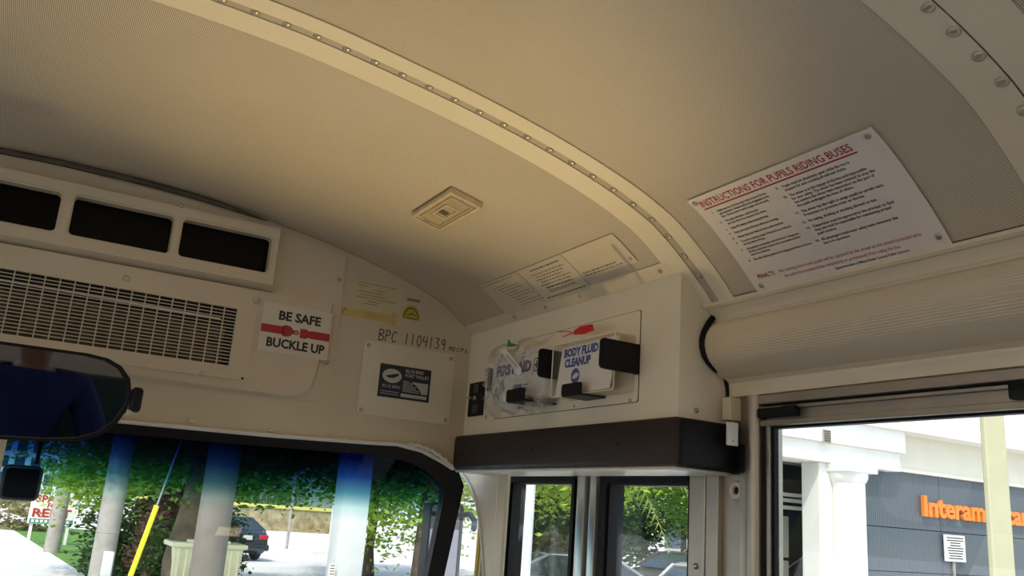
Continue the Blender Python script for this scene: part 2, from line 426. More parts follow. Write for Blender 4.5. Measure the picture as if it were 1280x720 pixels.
prof += [(1.172, 1.524), (1.190, 1.515), (1.198, 1.507)]
MB().strip(prof, YBACK, YH1).obj('reeded_roll', M_cream, tr, 14)
MB().strip([(1.197, 1.508), (1.1975, 1.502), (1.199, 1.4995), (1.2005, 1.482), (1.212, 1.480)], YBACK, YH1).obj('lower_fascia', M_flange, tr, 40)
# ------------------------------------------------------------------ passenger window behind the door
w1 = thing('window_1', (1.21, .87, .86), kind='structure')
XW = 1.203
WY0, WY1 = .592, 1.183
MB().box((XW-.004, WY0, 1.4625), (XW+.03, WY1, 1.4795), .002).obj('head_rail', M_alu, w1)
MB().box((XW+.008, WY0, 1.4575), (XW+.03, WY1, 1.4625)).obj('rail_groove', M_black, w1)
MB().box((XW-.002, WY0, 1.452), (XW+.03, WY1, 1.4575), .001).obj('track_lip', M_alu, w1)
MB().box((XW+.006, WY0, 1.434), (XW+.03, WY1, 1.452), .001).obj('sash_top_rail', M_alu, w1)
MB().box((XW-.001, WY0, 1.4225), (XW+.03, WY1, 1.434), .002).obj('sash_lip', M_alu, w1)
MB().box((XW+.010, WY0, 1.4185), (XW+.026, WY1-.012, 1.4225)).obj('glazing_bead', M_black, w1)
MB().box((XW+.002, WY1-.010, .86), (XW+.03, WY1, 1.452), .001).obj('jamb_channel', M_gasket, w1)
MB().box((XW+.004, WY1-.018, .86), (XW+.024, WY1-.010, 1.434), .001).obj('sash_stile', M_alu, w1)
MB().box((XW+.010, WY1-.024, .86), (XW+.022, WY1-.018, 1.42), .001).obj('glazing_bead', M_black, w1)
MB().box((XW+.014, WY0, .87), (XW+.018, WY1-.02, 1.4205)).obj('pane', M_glass, w1)
MB().box((XW-.004, WY0, .85), (XW+.03, WY1, .885), .003).obj('sill', M_alu, w1)
for y0, y1, z0, z1, n in ((1.092, 1.181, 1.4370, 1.4545, 'latch'), (.56, .708, 1.4355, 1.457, 'latch')):
    la = MB().box((XW-.010, y0, z0), (XW+.006, y1, z1), .002).obj(n, M_blackp, w1, 40)
    MB().box((XW-.014, y0-.004 if y0 > 1 else y1-.03, z0+.001), (XW-.006, y0+.026 if y0 > 1 else y1-.002, z1+.0005), .002).obj('thumb_tab', M_blackp, la, 40)
# next window frame behind, seen from a step aside
# mullion post between door and window: half-round aluminium
MB().box((1.200, 1.183, .0), (1.26, 1.2, 1.482)).obj('jamb_post', M_alu, w1)
pp = [(1.183+.001, 1.203), (1.186, 1.196), (1.192, 1.191), (1.199, 1.190), (1.207, 1.193), (1.212, 1.199), (1.229, 1.200), (1.236, 1.203), (1.236, 1.22), (1.183, 1.22)]
m = MB(); k = len(pp); m.add([(x, y, 0.0) for y, x in pp]+[(x, y, 1.4805) for y, x in pp], [list(range(k)), list(range(k, 2*k))]+[[i, (i+1) % k, k+(i+1) % k, k+i] for i in range(k)])
m.obj('mullion', M_alu, w1, 50)
# ------------------------------------------------------------------ entrance door
XD = 1.25
d1 = thing('door_1', (XD, 1.78, -.55), kind='structure')
F = fr_side(XD)
def leaf(ya, yb, ga, gb, zt, zg):
    # ya > yb: from front to rear; ga, gb glass limits
    f = MB().ring([(-ya, -.55), (-yb, -.55), (-yb, zt), (-ya, zt)], [(-ga, .12), (-gb, .12), (-gb, zg), (-ga, zg)], F, -.03, .012).obj('leaf_frame', M_gasket, d1)
    MB().ring(rrect(-ya+.012, .08, -yb-.012, zt-.008, .012, 3), rrect(-ga-.006, .11, -gb+.006, zg+.004, .012, 3), F, .012, .019).obj('glazing_gasket', M_black, f, 40)
    MB().prism([(-ga-.004, .11), (-gb+.004, .11), (-gb+.004, zg+.003), (-ga-.004, zg+.003)], F, -.004, .0).obj('pane', M_glass, f)
leaf(2.200, 1.815, 2.140, 1.846, 1.3375, 1.3165)
leaf(1.730, 1.392, 1.690, 1.416, 1.3375, 1.3155)
for a, b in ((1.8125, 1.779), (1.759, 1.7315)):
    MB().box((XD-.022, b, -.55), (XD+.02, a, 1.342), .003).obj('meeting_stile', M_alub, d1, 40)
MB().box((XD-.006, 1.759, -.55), (XD+.02, 1.779, 1.342)).obj('finger_guard', M_black, d1)
# jambs and header channel
MB().box((XD-.035, 1.342, -.55), (XD+.02, 1.390, 1.345), .003).obj('rear_jamb', M_alu, d1)
MB().box((XD-.012, 1.334, -.55), (XD+.02, 1.342, 1.345)).obj('jamb_seal', M_black, d1)
MB().box((XD-.04, 1.300, 0), (XD+.02, 1.334, 1.345), .002).obj('rear_jamb', M_alu, d1)
MB().box((XD-.030, 2.262, -.55), (XD+.02, 2.300, 1.345), .004).obj('front_jamb', M_cream, d1)
MB().box((XD-.008, 2.200, -.55), (XD+.02, 2.262, 1.345)).obj('jamb_seal', M_black, d1)
MB().box((XD-.06, 1.29, 1.3415), (XD+.02, 2.30, 1.43)).obj('header_channel', M_gasket, d1)
screws([(XD-.036, 1.366, 1.16)], (-1, 0, 0), d1, sc=1.1)
# wall strip between the door jamb and the window mullion
m = MB().box((1.222, 1.236, 0), (1.26, 1.300, 1.482), .002); m.obj('door_post', M_alu, wr)
q = P(918, 613, 0, 1.205)
bp = thing('door_bumper', (1.222, q.y, q.z), 'round cream rubber door stop with black centre on post beside window', 'door stop')
Mq = Matrix.Translation((1.222, q.y, q.z)) @ Matrix.Rotation(-PI/2, 4, 'Y')
MB().lathe([(.0175, 0), (.0195, .004), (.0195, .010), (.016, .0145), (.0085, .0145), (.0065, .010), (.0065, .008)], Mq, 28).obj('ring', mat('bumper_rubber', (.70, .62, .50), .5), bp, 50)
MB().lathe([(.007, .008), (.007, .0105), (.004, .013), (.0005, .0135)], Mq, 16).obj('bolt', M_dark, bp, 50)
# ------------------------------------------------------------------ windshield, corner post, quarter glass
RAKE = .52
def wy(z): return 2.166+(1.385-z)*RAKE
w2 = thing('window_2', (0, wy(.9), .9), kind='structure')
def fr_ws(u, v, n): return (u, wy(v)-n, v)
gl_edge = [(-1.0, 1.362), (.10, 1.346), (.25, 1.347), (.5, 1.350), (.72, 1.355), (.86, 1.357), (.94, 1.348), (1.0, 1.328), (1.04, 1.305), (1.065, 1.275), (1.072, 1.24)]
out_edge = [(-1.06, 1.396), (.10, 1.376), (.25, 1.377), (.55, 1.381), (.80, 1.389), (.887, 1.392), (.96, 1.384), (1.03, 1.360), (1.09, 1.335), (1.118, 1.30), (1.125, 1.24)]
ow = out_edge+[(1.165, .86), (-1.06, .86)]; iw = gl_edge+[(1.112, .90), (-1.0, .90)]
MB().ring(ow, iw, fr_ws, -.025, .006).obj('gasket', M_gasket, w2, 30)
g = MB(); g.prism(iw, fr_ws, -.010, -.006); g.obj('windshield_pane', M_shade, w2)
# cream centre post of the two-piece windshield
m = MB(); v = []
for z in (.86, 1.40):
    for dx, dy in ((-.070, -.012), (.004, -.012), (.000, .02), (-.066, .02)): v.append((dx, wy(z)+dy, z))
m.add(v, [[0, 1, 2, 3], [4, 5, 6, 7]]+[[i, (i+1) % 4, 4+(i+1) % 4, 4+i] for i in range(4)]); m.obj('centre_post', M_cream, w2)
# quarter light between corner post and door
w3 = thing('window_3', (1.13, 2.3, .8), kind='structure')
def fr_q(u, v, n): return (1.19-n, -u, v)
A = [P(x, y, 0, 1.16) for x, y in ((574, 588), (583, 598), (590, 610), (596, 628), (600, 650), (603, 680), (605, 715), (606, 770))]; YP = P(619, 640, 0, 1.16).y
curve = [(-a.y, a.z) for a in A]
cp = curve+[(-YP, A[-1].z), (-YP, 1.36), (curve[0][0], 1.36)]
MB().prism(cp, fr_q, .024, .03).obj('corner_panel', M_cream, w3)
MB().tube([(1.158, -u, v) for u, v in curve], .004, 7).obj('panel_bead', M_white, w3, 60)
MB().prism([(-2.80, .6), (-2.29, .6), (-2.29, 1.40), (-2.46, 1.40)], fr_q, -.05, -.046).obj('pane', M_glass, w3)
# grab strap / yellow edge strip beside the corner panel
qa, qb = P(601, 655, 0, 1.2), P(594, 730, 0, 1.2)
MB().tube([qa, qb], .006, 8).obj('yellow_edge_strip', mat('yellow_edging', (.75, .55, .10), .5), w3, 60)
MB().box((1.148, P(629.5, 640, 0, 1.145).y, .5), (1.160, P(618, 640, 0, 1.145).y, 1.336), .003).obj('corner_upright', M_cream, w3)
ds = thing('dashboard', (0, 2.2, .5), 'low dark vinyl dashboard under the windshield', 'dashboard')
MB().box((-1.05, 1.96, .52), (.56, 2.37, .80), .03, 3).obj('top_pad', M_dash, ds, 40)
MB().box((-1.05, 2.05, 0), (.54, 2.38, .52), .01).obj('lower_panel', M_cream, ds)
# ================================================================== FRONT HEADER FITTINGS
def FW(px, py, n=0):
    q = P(px, py, 1, YF-n); return (q.x, q.z)
FF = fr_front(YF)
NB = (0, -1, 0)
def fpts(pix, n): return [(FW(a, b, n)[0], YF-n, FW(a, b, n)[1]) for a, b in pix]
cv = thing('vent_cover', (X0, YF, 1.46), 'cream painted header cover with three dark openings and a slotted grille', 'vent cover')
def roof_z(x):
    return float(np.interp(abs(x-X0)+X0, _half[:, 0], _half[:, 1]))
tp = [(.688-i*(.688+.60)/24, roof_z(.688-i*(.688+.60)/24)-(.016 if i < 12 else .012)) for i in range(25)]
base = [(-.60, 1.472), (.60, 1.470), (.655, 1.474), (.684, 1.492), (.697, 1.53)]+tp
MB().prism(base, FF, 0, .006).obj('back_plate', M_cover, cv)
# raised tray with rounded lower corner
tray = [(-.60, 1.478), (.585, 1.470), (.618, 1.476), (.642, 1.497), (.650, 1.53), (.672, 1.725), (-.60, 1.725)]
m = MB(); k = len(tray); cx, cz = .1, 1.6
t2 = [(a-(.007 if a > 0 else 0), b+.006 if b < 1.6 else b) for a, b in tray]
m.add([FF(a, b, .006) for a, b in tray]+[FF(a, b, .016) for a, b in t2], [list(range(k)), list(range(k, 2*k))]+[[i, (i+1) % k, k+(i+1) % k, k+i] for i in range(k)])
m.obj('raised_tray', M_cover, cv, 30)
# bezel with rounded openings
xs = [.499, .2595, .0215, -.2165, -.4545]; ops = [(.266, .487), (.031, .253), (-.207, .012), (-.447, -.224)]
m = MB(); NZ = .045
for i, (a, b) in enumerate(ops):
    o = rrect(xs[i+1], 1.737, xs[i], 1.884, .0004, 6); q = rrect(a, 1.762, b, 1.861, .012, 6)
    m.ring(o, q, FF, .014, NZ)
    m.ring(q, rrect(a+.004, 1.766, b-.004, 1.857, .010, 6), FF, .010, NZ-.004)
bx0, bx1, bz0, bz1, e = xs[-1], xs[0], 1.737, 1.884, .011
sk = [(bx0-e, bz0-e), (bx1+e, bz0-e), (bx1+e, bz1+e), (bx0-e, bz1+e)]; si = [(bx0, bz0), (bx1, bz0), (bx1, bz1), (bx0, bz1)]
m.add([FF(a, b, .006) for a, b in sk]+[FF(a, b, NZ) for a, b in si], [[i, (i+1) % 4, 4+(i+1) % 4, 4+i] for i in range(4)])
bz = m.obj('bezel', M_cover, cv, 35)
M_screen = mat('black_screen', (.002, .002, .003), .2, spec=.12)
for a, b in ops:
    MB().prism(rrect(a, 1.762, b, 1.861, .012, 6), FF, .012, .014).obj('dark_opening', M_screen, cv)
# grille panel
gx1 = .4285; gx0 = 2*X0-gx1; gz0 = FW(284.4, 456.7, .024)[1]; gz1 = FW(295.5, 386, .024)[1]
pnl = rrect(2*X0-.475, 1.497, .475, 1.722, .010, 6)
m = MB(); m.ring(pnl, rrect(gx0, gz0, gx1, gz1, .002, 6), FF, .014, .024); m.obj('grille_panel', M_cover, cv, 30)
MB().prism([(gx0, gz0), (gx1, gz0), (gx1, gz1), (gx0, gz1)], FF, .0165, .0167).obj('vent_void', M_dark, cv)
MB().prism([(gx0, gz0), (gx1-.020, gz0), (gx1-.020, gz0+(gz1-gz0)*.66), (gx0, gz0+(gz1-gz0)*.74)], FF, .0168, .0175).obj('filter', M_mesh, cv)
MB().tube([FF(gx0, gz1-.022, .019), FF(gx1-.035, gz1-.030, .019)], .0022, 6).obj('wire', M_white, cv, 60)
nv = round((gx1-gx0)/.0296)
mv = mesh('grille_bar', MB().box((-.0013, -.0015, 0), (.0013, .0015, gz1-gz0)), M_cover)
for i in range(1, nv): inst('grille_bar', mv, Matrix.Translation((gx0+(gx1-gx0)*i/nv, YF-.0235, gz0)), cv)
mh = mesh('grille_bar', MB().box((0, -.0012, -.0010), (gx1-gx0, .0012, .0010)), M_cover)
for i in range(1, 17): inst('grille_bar', mh, Matrix.Translation((gx0, YF-.0228, gz0+(gz1-gz0)*i/17)), cv)
screws(fpts([(158, 348), (320, 376)], .024), NB, cv, ME_screwc, 'painted_rivet', 1.5)
screws(fpts([(227, 257)], .046)+fpts([(424, 350), (430, 387)], .006)+fpts([(408, 453), (322, 492)], .016)+fpts([(252, 467)], .024), NB, cv)
MB().prism(circ(*FW(303, 473, .024), .0032, 12), FF, .024, .0245).obj('screw_hole', M_dark, cv)
# dark foam strip between header and roof
pts = []
for i in range(40):
    x = -.55+(.47+.55)*i/39; pts.append((x, YF-.012, roof_z(x)-.006))
MB().tube(pts, [.0065*(1-abs(2*i/39-1)**6)+.001 for i in range(40)], 6).obj('foam_seal', mat('dark_foam', (.10, .08, .05), .9, var=.3, scale=30), wf, 70)
# BE SAFE sign -------------------------------------------------------
sx0, sx1 = .490, .668; sz0, sz1 = 1.5765, 1.7005
sg = thing('safety_sign', (sx0, YF, sz0), 'white BE SAFE BUCKLE UP sign with red seat belt graphic beside grille', 'sign')
MB().prism(rrect(sx0, sz0, sx1, sz1, .003, 3), FF, .0161, .0178).obj('board', M_signb, sg)
W, H = sx1-sx0, sz1-sz0
Print().text('BE SAFE', sx0+.041, sz0+.085, .031, width=.108, bold=.0012).obj('lettering', FF, .0182, M_ink, sg)
Print().text('BUCKLE UP', sx0+.019, sz0+.015, .031, width=.148, bold=.0012).obj('lettering', FF, .0182, M_ink, sg)
by = sz0+.0585; pr_ = Print()
pr_.poly([(sx0+.002, by-.010), (sx0+.058, by-.010), (sx0+.058, by+.010), (sx0+.002, by+.010)])
pr_.poly([(sx0+.056, by-.013), (sx0+.064, by-.0145), (sx0+.074, by-.013), (sx0+.084, by-.004), (sx0+.084, by+.004), (sx0+.074, by+.013), (sx0+.064, by+.0145), (sx0+.056, by+.013)])
for a in range(12):
    a0, a1 = 2*PI*a/12, 2*PI*(a+1)/12; c0 = (sx0+.090, by)
    pr_.poly([(c0[0]+.0075*math.cos(a0), c0[1]+.006*math.sin(a0)), (c0[0]+.0075*math.cos(a1), c0[1]+.006*math.sin(a1)), (c0[0]+.003*math.cos(a1), c0[1]+.0028*math.sin(a1)), (c0[0]+.003*math.cos(a0), c0[1]+.0028*math.sin(a0))])
pr_.poly([(sx0+.100, by-.0115), (sx0+.115, by-.0125), (sx0+.123, by-.008), (sx0+.123, by+.008), (sx0+.115, by+.0125), (sx0+.100, by+.0115)])
pr_.poly([(sx0+.122, by-.008), (sx0+.130, by-.010), (W+sx0-.001, by-.010), (W+sx0-.001, by+.010), (sx0+.130, by+.010), (sx0+.122, by+.008)])
pr_.obj('belt_graphic', FF, .0182, M_red, sg)
# handwriting ----------------------------------------------------------
GL = {'B': [[(0, 0), (0, 1), (.5, .95), (.55, .7), (.05, .52), (.6, .4), (.58, .1), (0, 0)]], 'P': [[(0, 0), (.05, 1), (.5, .95), (.55, .65), (.05, .45)]], 'C': [[(.6, .85), (.35, 1), (.08, .75), (0, .35), (.2, .02), (.6, .1)]],
      '1': [[(.25, 0), (.25, 1)]], '0': [[(.3, 0), (.02, .3), (.05, .8), (.3, 1), (.55, .75), (.55, .25), (.3, 0)]], '4': [[(.05, 1), (0, .45), (.6, .5)], [(.5, .95), (.45, 0)]],
      '3': [[(0, .95), (.5, .95), (.2, .55), (.55, .35), (.4, .05), (0, .05)]], '9': [[(.5, .6), (.15, .5), (.05, .8), (.3, 1), (.5, .8), (.45, 0)]],
      'M': [[(0, 0), (.05, 1), (.3, .4), (.55, 1), (.6, 0)]], 'D': [[(0, 0), (0, 1), (.45, .8), (.5, .3), (0, 0)]], 'S': [[(.5, .9), (.1, .9), (.1, .55), (.5, .45), (.5, .1), (0, .05)]], ' ': []}
def handwrite(pr, s, a, b, h, w, gap=.9):
    n = len(s)
    for i, ch in enumerate(s):
        x = a[0]+(b[0]-a[0])*i/n; y = a[1]+(b[1]-a[1])*i/n
        for st in GL[ch]: pr.stroke([(x+(u+.08*v)*abs(b[0]-a[0])/n*1.15, y+v*h+.0006*math.sin(i*3)) for u, v in st], w)
hw = Print(); handwrite(hw, 'BPC 1104139', FW(473, 425), FW(558, 438), .030, .0026); handwrite(hw, 'MDCPS', FW(561, 438), FW(585, 442), .0115, .0018)
hw.obj('handwriting', FF, .0006, M_ink, wf)
# access plate with builder's nameplate --------------------------------
ap = thing('access_plate', (*FW(505, 525)[:1], YF, FW(505, 525)[1]), 'white screwed access plate carrying a navy builder nameplate', 'plate')
ax0, az1 = FW(456, 424.6, .003); ax1 = FW(561, 535, .003)[0]; az0 = FW(444.5, 517, .003)[1]
MB().prism(rrect(ax0, az0, ax1, az1, .010, 5), FF, 0, .003).obj('plate', M_platep, ap)
screws([(ax0+.012, YF-.003, az1-.012), (ax1-.012, YF-.003, az1-.012), (ax0+.012, YF-.003, az0+.012), (ax1-.012, YF-.003, az0+.012)], NB, ap)
nx0, nz1 = FW(476, 453.6, .004); nx1, nz0 = FW(535.5, 503.6, .004)
npl = MB().prism([(nx0, nz0), (nx1, nz0), (nx1, nz1), (nx0, nz1)], FF, .003, .0045).obj('nameplate', M_navy, ap)
w_, h_ = nx1-nx0, nz1-nz0
pr_ = Print().poly(circ(nx0+.24*w_, nz0+.66*h_, .185*w_, 26, .215*h_))
pr_.rect(nx0+.44*w_, nz0+.07*h_, nx0+.95*w_, nz0+.17*h_)
pr_.poly([(nx0+.62*w_, nz0+.56*h_), (nx0+.96*w_, nz0+.56*h_), (nx0+.96*w_, nz0+.22*h_), (nx0+.84*w_, nz0+.22*h_), (nx0+.80*w_, nz0+.34*h_), (nx0+.72*w_, nz0+.46*h_)])
pr_.text('BLUE BIRD\nFORT VALLEY', nx0+.49*w_, nz0+.83*h_, .0125, width=.47*w_, bold=.0002).text('BLUE BIRD', nx0+.07*w_, nz0+.30*h_, .0105, width=.34*w_)
for j in range(7): pr_.rect(nx0+.46*w_, nz0+(.24+.05*j)*h_, nx0+(.80-.035*j+.03*(j % 2))*w_, nz0+(.26+.05*j)*h_)
for j in range(2): pr_.rect(nx0+.05*w_, nz0+(.10+.07*j)*h_, nx0+.40*w_, nz0+(.118+.07*j)*h_)
pr_.obj('silver_print', FF, .0047, M_silver, npl)
pr_ = Print(); c0 = (nx0+.24*w_, nz0+.66*h_)
pr_.poly([(c0[0]-.13*w_, c0[1]-.02*h_), (c0[0]+.02*w_, c0[1]+.06*h_), (c0[0]+.12*w_, c0[1]+.10*h_), (c0[0]+.13*w_, c0[1]+.03*h_), (c0[0]+.03*w_, c0[1]-.06*h_), (c0[0]-.06*w_, c0[1]-.07*h_)])
pr_.obj('bird_emblem', FF, .0049, M_navy, npl)
# stickers ------------------------------------------------------------
st = thing('paper_sticker', (.72, YF, 1.68), 'yellowed paper form taped to header above the access plate', 'sticker')
q0 = FW(446, 349); q1 = FW(494, 402)
MB().prism([(q0[0], q1[1]), (q1[0], q1[1]-.004), (q1[0], q0[1]-.001), (q0[0], q0[1])], FF, 0, .0006).obj('sheet', M_ypaper, st)
pr_ = Print()
for j, (a, b) in enumerate(((.03, .95), (.03, .30), (.40, .65), (.05, .62), (.10, .70), (.03, .97), (.30, .60), (.2, .55))):
    z = q0[1]-.007-.0078*j; L = q1[0]-q0[0]
    x = q0[0]+a*L
    while x < q0[0]+b*L:
        d_ = random.uniform(.003, .008); pr_.rect(x, z, min(x+d_, q0[0]+b*L), z+.0018); x += d_+.0015
pr_.obj('lettering', FF, .0009, mat('brown_ink', (.22, .12, .05), .6), st)
t0 = FW(429, 388); t1 = FW(489, 402)
MB().prism([(t0[0], t0[1]-.012), (t1[0], t1[1]-.004), (t1[0], t1[1]+.018), (t0[0], t0[1]+.008)], FF, .0008, .0011).obj('tape', M_tape, st)
u0 = FW(490, 398); MB().prism([(u0[0]-.003, u0[1]-.018), (u0[0]+.010, u0[1]-.018), (u0[0]+.011, u0[1]+.016), (u0[0]-.002, u0[1]+.016)], FF, .0012, .0014).obj('tape', M_tape, st)
ys = thing('round_sticker', (.8, YF, 1.66), 'small yellow arched inspection sticker right of the taped form', 'sticker')
c0 = FW(513.5, 397); rx = .027
arcp = [(c0[0]+rx*math.cos(PI*i/14), c0[1]+.034*math.sin(PI*i/14)) for i in range(15)]
MB().prism(arcp+[(c0[0]-rx, c0[1]-.006), (c0[0]+rx, c0[1]-.006)], FF, 0, .0006).obj('film', M_yel, ys)
pr_ = Print()
pr_.stroke([(c0[0]+rx*.75*math.cos(PI*i/10), c0[1]+.026*math.sin(PI*i/10)) for i in range(11)], .0035)
pr_.stroke([(c0[0]-.012, c0[1]+.004), (c0[0]+.004, c0[1]+.012), (c0[0]+.012, c0[1]+.006)], .003); pr_.rect(c0[0]-.018, c0[1]-.004, c0[0]+.018, c0[1]-.001)
pr_.obj('lettering', FF, .0008, mat('olive_ink', (.16, .11, .02), .6), ys)
gsx = FW(509, 374); gse = FW(525, 377)
tag(MB().prism([(gsx[0], gsx[1]-.004), (gse[0], gse[1]-.004), (gse[0], gse[1]+.004), (gsx[0], gsx[1]+.004)], FF, 0, .0008).obj('grey_label', mat('grey_label_film', (.22, .21, .16), .5), None), 'tiny grey strip label above the yellow arched sticker', 'label')

# ================================================================== DOOR HEADER BOX
hb = thing('door_header_box', (XB, 1.72, 1.335), 'cream sheet metal box over entrance door with brown padded bumper', 'header box')
rp = []
for i in range(11):
    s = SMAX-(SMAX-s_of_x(XB))*i/10; x, z, nx, nz = arc(s); rp.append((x, z+.002))
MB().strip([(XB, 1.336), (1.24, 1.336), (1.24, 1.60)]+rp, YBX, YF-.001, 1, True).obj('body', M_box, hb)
FS = fr_side(XB)
# top mounting flange with screws, on the roof sheet
fl_ = MB(); sB = s_of_x(XB)
roof_sheet('mounting_flange', s_of_x(1.055), sB, 1.29, YF-.002, .0012, M_flange, hb, 8, .002)
for px, py in ((643, 400), (682, 386), (725.5, 371), (826, 333)):
    s = s_of_x(1.068); x, z, nx, nz = arc(s)
    d = CR*((px-640)/FPX)-CU*((py-360)/FPX)+CF; y = x*d.y/d.x
    place(ME_screw, 'screw', (x+nx*.001, y, z+nz*.001), (nx, 0, nz), hb)
# access panel on face
MB().prism(rrect(-1.990, 1.4685, -1.392, 1.657, .006, 4), FS, 0, .0022).obj('access_panel', M_box, hb)
o1, o2 = rrect(-1.9912, 1.4673, -1.3908, 1.6582, .006, 4), rrect(-1.9895, 1.469, -1.3925, 1.6565, .006, 4)
MB().ring(o1, o2, FS, 0, .0012).obj('panel_gap', M_gasket, hb)
def BX(px, py, x=XB): q = P(px, py, 0, x); return q
screws([BX(659, 515), BX(719, 508), BX(787.6, 501, XB-.002), BX(608, 521)], (-1, 0, 0), hb)
q = P(870, 513, 1, YBX); screws([(q.x, YBX, q.z)], (0, -1, 0), hb)
# pad: brown bumper wrapping round the rear corner
m = MB()
m.box((1.052, 1.243, 1.339), (1.092, 2.158, 1.4285), .010, 3)
pad = m.obj('bumper_pad', M_pad, hb, 50); pad['label'] = 'dark brown padded bumper'
MB().box((1.060, 1.238, 1.338), (1.212, 1.268, 1.4275), .009, 3).obj('bumper_end', mat('dark_pad_vinyl', (.008, .008, .008), .55, bump=.25, bscale=160, spec=.2), hb, 50)
MB().box((1.198, 1.215, 1.336), (1.232, 1.262, 1.392), .005, 2).obj('bumper_end', M_blackp, hb, 50)
for px, py in ((663.7, 561), (772, 554), (578, 568)):
    q = P(px, py, 0, 1.052); MB().lathe([(.0042, 0), (.0042, .0012), (.002, .0014)], Matrix.Translation((1.052, q.y, q.z)) @ Matrix.Rotation(-PI/2, 4, 'Y'), 12).obj('pad_screw', M_dark, hb)
q = P(890, 551, 1, 1.238); MB().lathe([(.0042, 0), (.0042, .0012), (.002, .0014)], Matrix.Translation((q.x, 1.238, q.z)) @ Matrix.Rotation(PI/2, 4, 'X'), 12).obj('pad_screw', M_dark, hb)
MB().box((1.064, 1.262, 1.3325), (1.20, 2.158, 1.339), .002).obj('bottom_lip', M_white, hb)
# black edge seal where the moulding meets the box
pts = [P(x, y, 1, YBX-.006) for x, y in ((891, 397), (886, 404), (880.5, 414), (878, 424), (878, 434), (880.5, 444), (886, 453), (894, 461), (902, 467), (907.5, 474), (909, 484), (909.5, 497))]
MB().tube(pts, [.0062]*9+[.005, .004, .003], 8).obj('edge_seal', M_black, hb, 60)
# small cream block and white plate on the post
q0, q1 = P(911, 496, 1, 1.232), P(925, 527, 1, 1.232)
MB().box((q0.x, 1.228, q1.z), (q1.x, 1.25, q0.z), .002).obj('post_block', M_cream, wr)
q0, q1 = P(908.5, 527, 1, 1.214), P(922, 558, 1, 1.214)
wp = thing('wall_tag', (q0.x, 1.214, q1.z), 'small white plate on the post beside the black bumper end', 'plate')
MB().box((q0.x, 1.212, q1.z), (q1.x, 1.216, q0.z), .001).obj('plate', M_white, wp)
MB().prism(circ((q0.x+q1.x)/2, q1.z+.008, .0016, 10), fr_front(1.212), 0, .0005).obj('screw_hole', M_inkb, wp)
# switch panel with toggle
q0, q1 = BX(589.5, 480), BX(604, 519)
sp_ = thing('switch_panel', (XB, (q0.y+q1.y)/2, q1.z), 'narrow black switch panel with chrome toggle at the front end of header box', 'switch')
MB().prism(rrect(-q0.y, q1.z, -q1.y, q0.z, .003, 3), FS, 0, .005).obj('panel', M_blackp, sp_)
ym = (q0.y+q1.y)/2; zm = (q0.z+q1.z)/2
for dz in (-.026, .028): MB().prism(rrect(-ym-.014, zm+dz-.012, -ym+.014, zm+dz+.012, .002, 2), FS, .005, .0062).obj('legend_plate', mat('grey_legend', (.05, .045, .04), .4) if dz < 0 else bpy.data.materials['grey_legend'], sp_)
MB().lathe([(.006, 0), (.006, .005), (.004, .006)], Matrix.Translation((XB-.005, ym, zm+.003)) @ Matrix.Rotation(-PI/2, 4, 'Y'), 12).obj('toggle_nut', M_alub, sp_, 50)
tt = P(580, 503, 1, ym-.002)
MB().tube([(XB-.006, ym, zm+.003), ((XB+tt.x)/2, ym, zm+.001), (tt.x+.004, ym, zm), (tt.x, ym, zm)], [.0022, .0024, .0036, .002], 8).obj('toggle_lever', M_alub, sp_, 60)
# ------------------------------------------------------------------ body fluid kit
XK = 1.026
FK = fr_side(XK)
kb = thing('cleanup_kit', (XB, 1.52, 1.487), 'clear plastic box with white BODY FLUID CLEANUP card on header box', 'kit')
m = MB(); o = rrect(-1.637, 1.487, -1.402, 1.606, .008, 4); m.prism(o, fr_side(XB-.003), 0, XB-.003-XK); m.obj('clear_case', M_clear, kb, 40)
e_ = MB().ring(o, rrect(-1.6355, 1.4885, -1.4035, 1.6045, .007, 4), FK, -.0006, .0012); e_.obj('case_rim', mat('case_edge', (.80, .78, .70), .15), kb)
MB().prism([(-1.632, 1.492), (-1.432, 1.494), (-1.405, 1.600), (-1.612, 1.598)], FK, -.012, -.009).obj('card', mat('white_card', (.83, .82, .80), .5), kb)
Print().text('BODY FLUID', -1.604, 1.576, .0245, width=.130, bold=.0015, shear=.05).obj('lettering', FK, -.0088, M_blue, kb)
Print().text('CLEANUP', -1.600, 1.553, .0245, width=.100, bold=.0015, shear=.05).obj('lettering', FK, -.0088, M_blue, kb)
pr_ = Print().poly(circ(-1.556, 1.531, .0165, 28)); pr_.text('BLUE BIRD', -1.576, 1.5065, .0075, width=.040); pr_.obj('round_logo', FK, -.0088, M_blue, kb)
pr_ = Print().poly([(-1.569, 1.528), (-1.558, 1.536), (-1.546, 1.537), (-1.542, 1.532), (-1.549, 1.526), (-1.560, 1.524)]); pr_.obj('logo_bird', FK, -.0085, M_white, kb)
rt = thing('red_seal_tag', (XK, 1.5, 1.607), 'red plastic pull seal lying on top of the cleanup kit case', 'seal tag')
a, b, c = P(742, 411, 0, XK), P(720, 416, 0, XK), P(697, 416, 0, XK)
Mt = Matrix.Identity(4)
pts = [P(*q, 0, XK) for q in ((719, 413), (727, 408), (741, 405.5), (742.5, 413.5), (729, 418), (719, 418.5))]
MB().prism([(-p.y, p.z) for p in pts], FK, .000, .003).obj('flag', M_redp, rt)
for e1 in ((697, 414.5), (704, 421)):
    MB().tube([P(720, 416, 0, XK-.001), P((720+e1[0])/2, (416+e1[1])/2-1, 0, XK-.001), P(*e1, 0, XK-.001)], .0012, 6).obj('tail', M_redp, rt, 60)
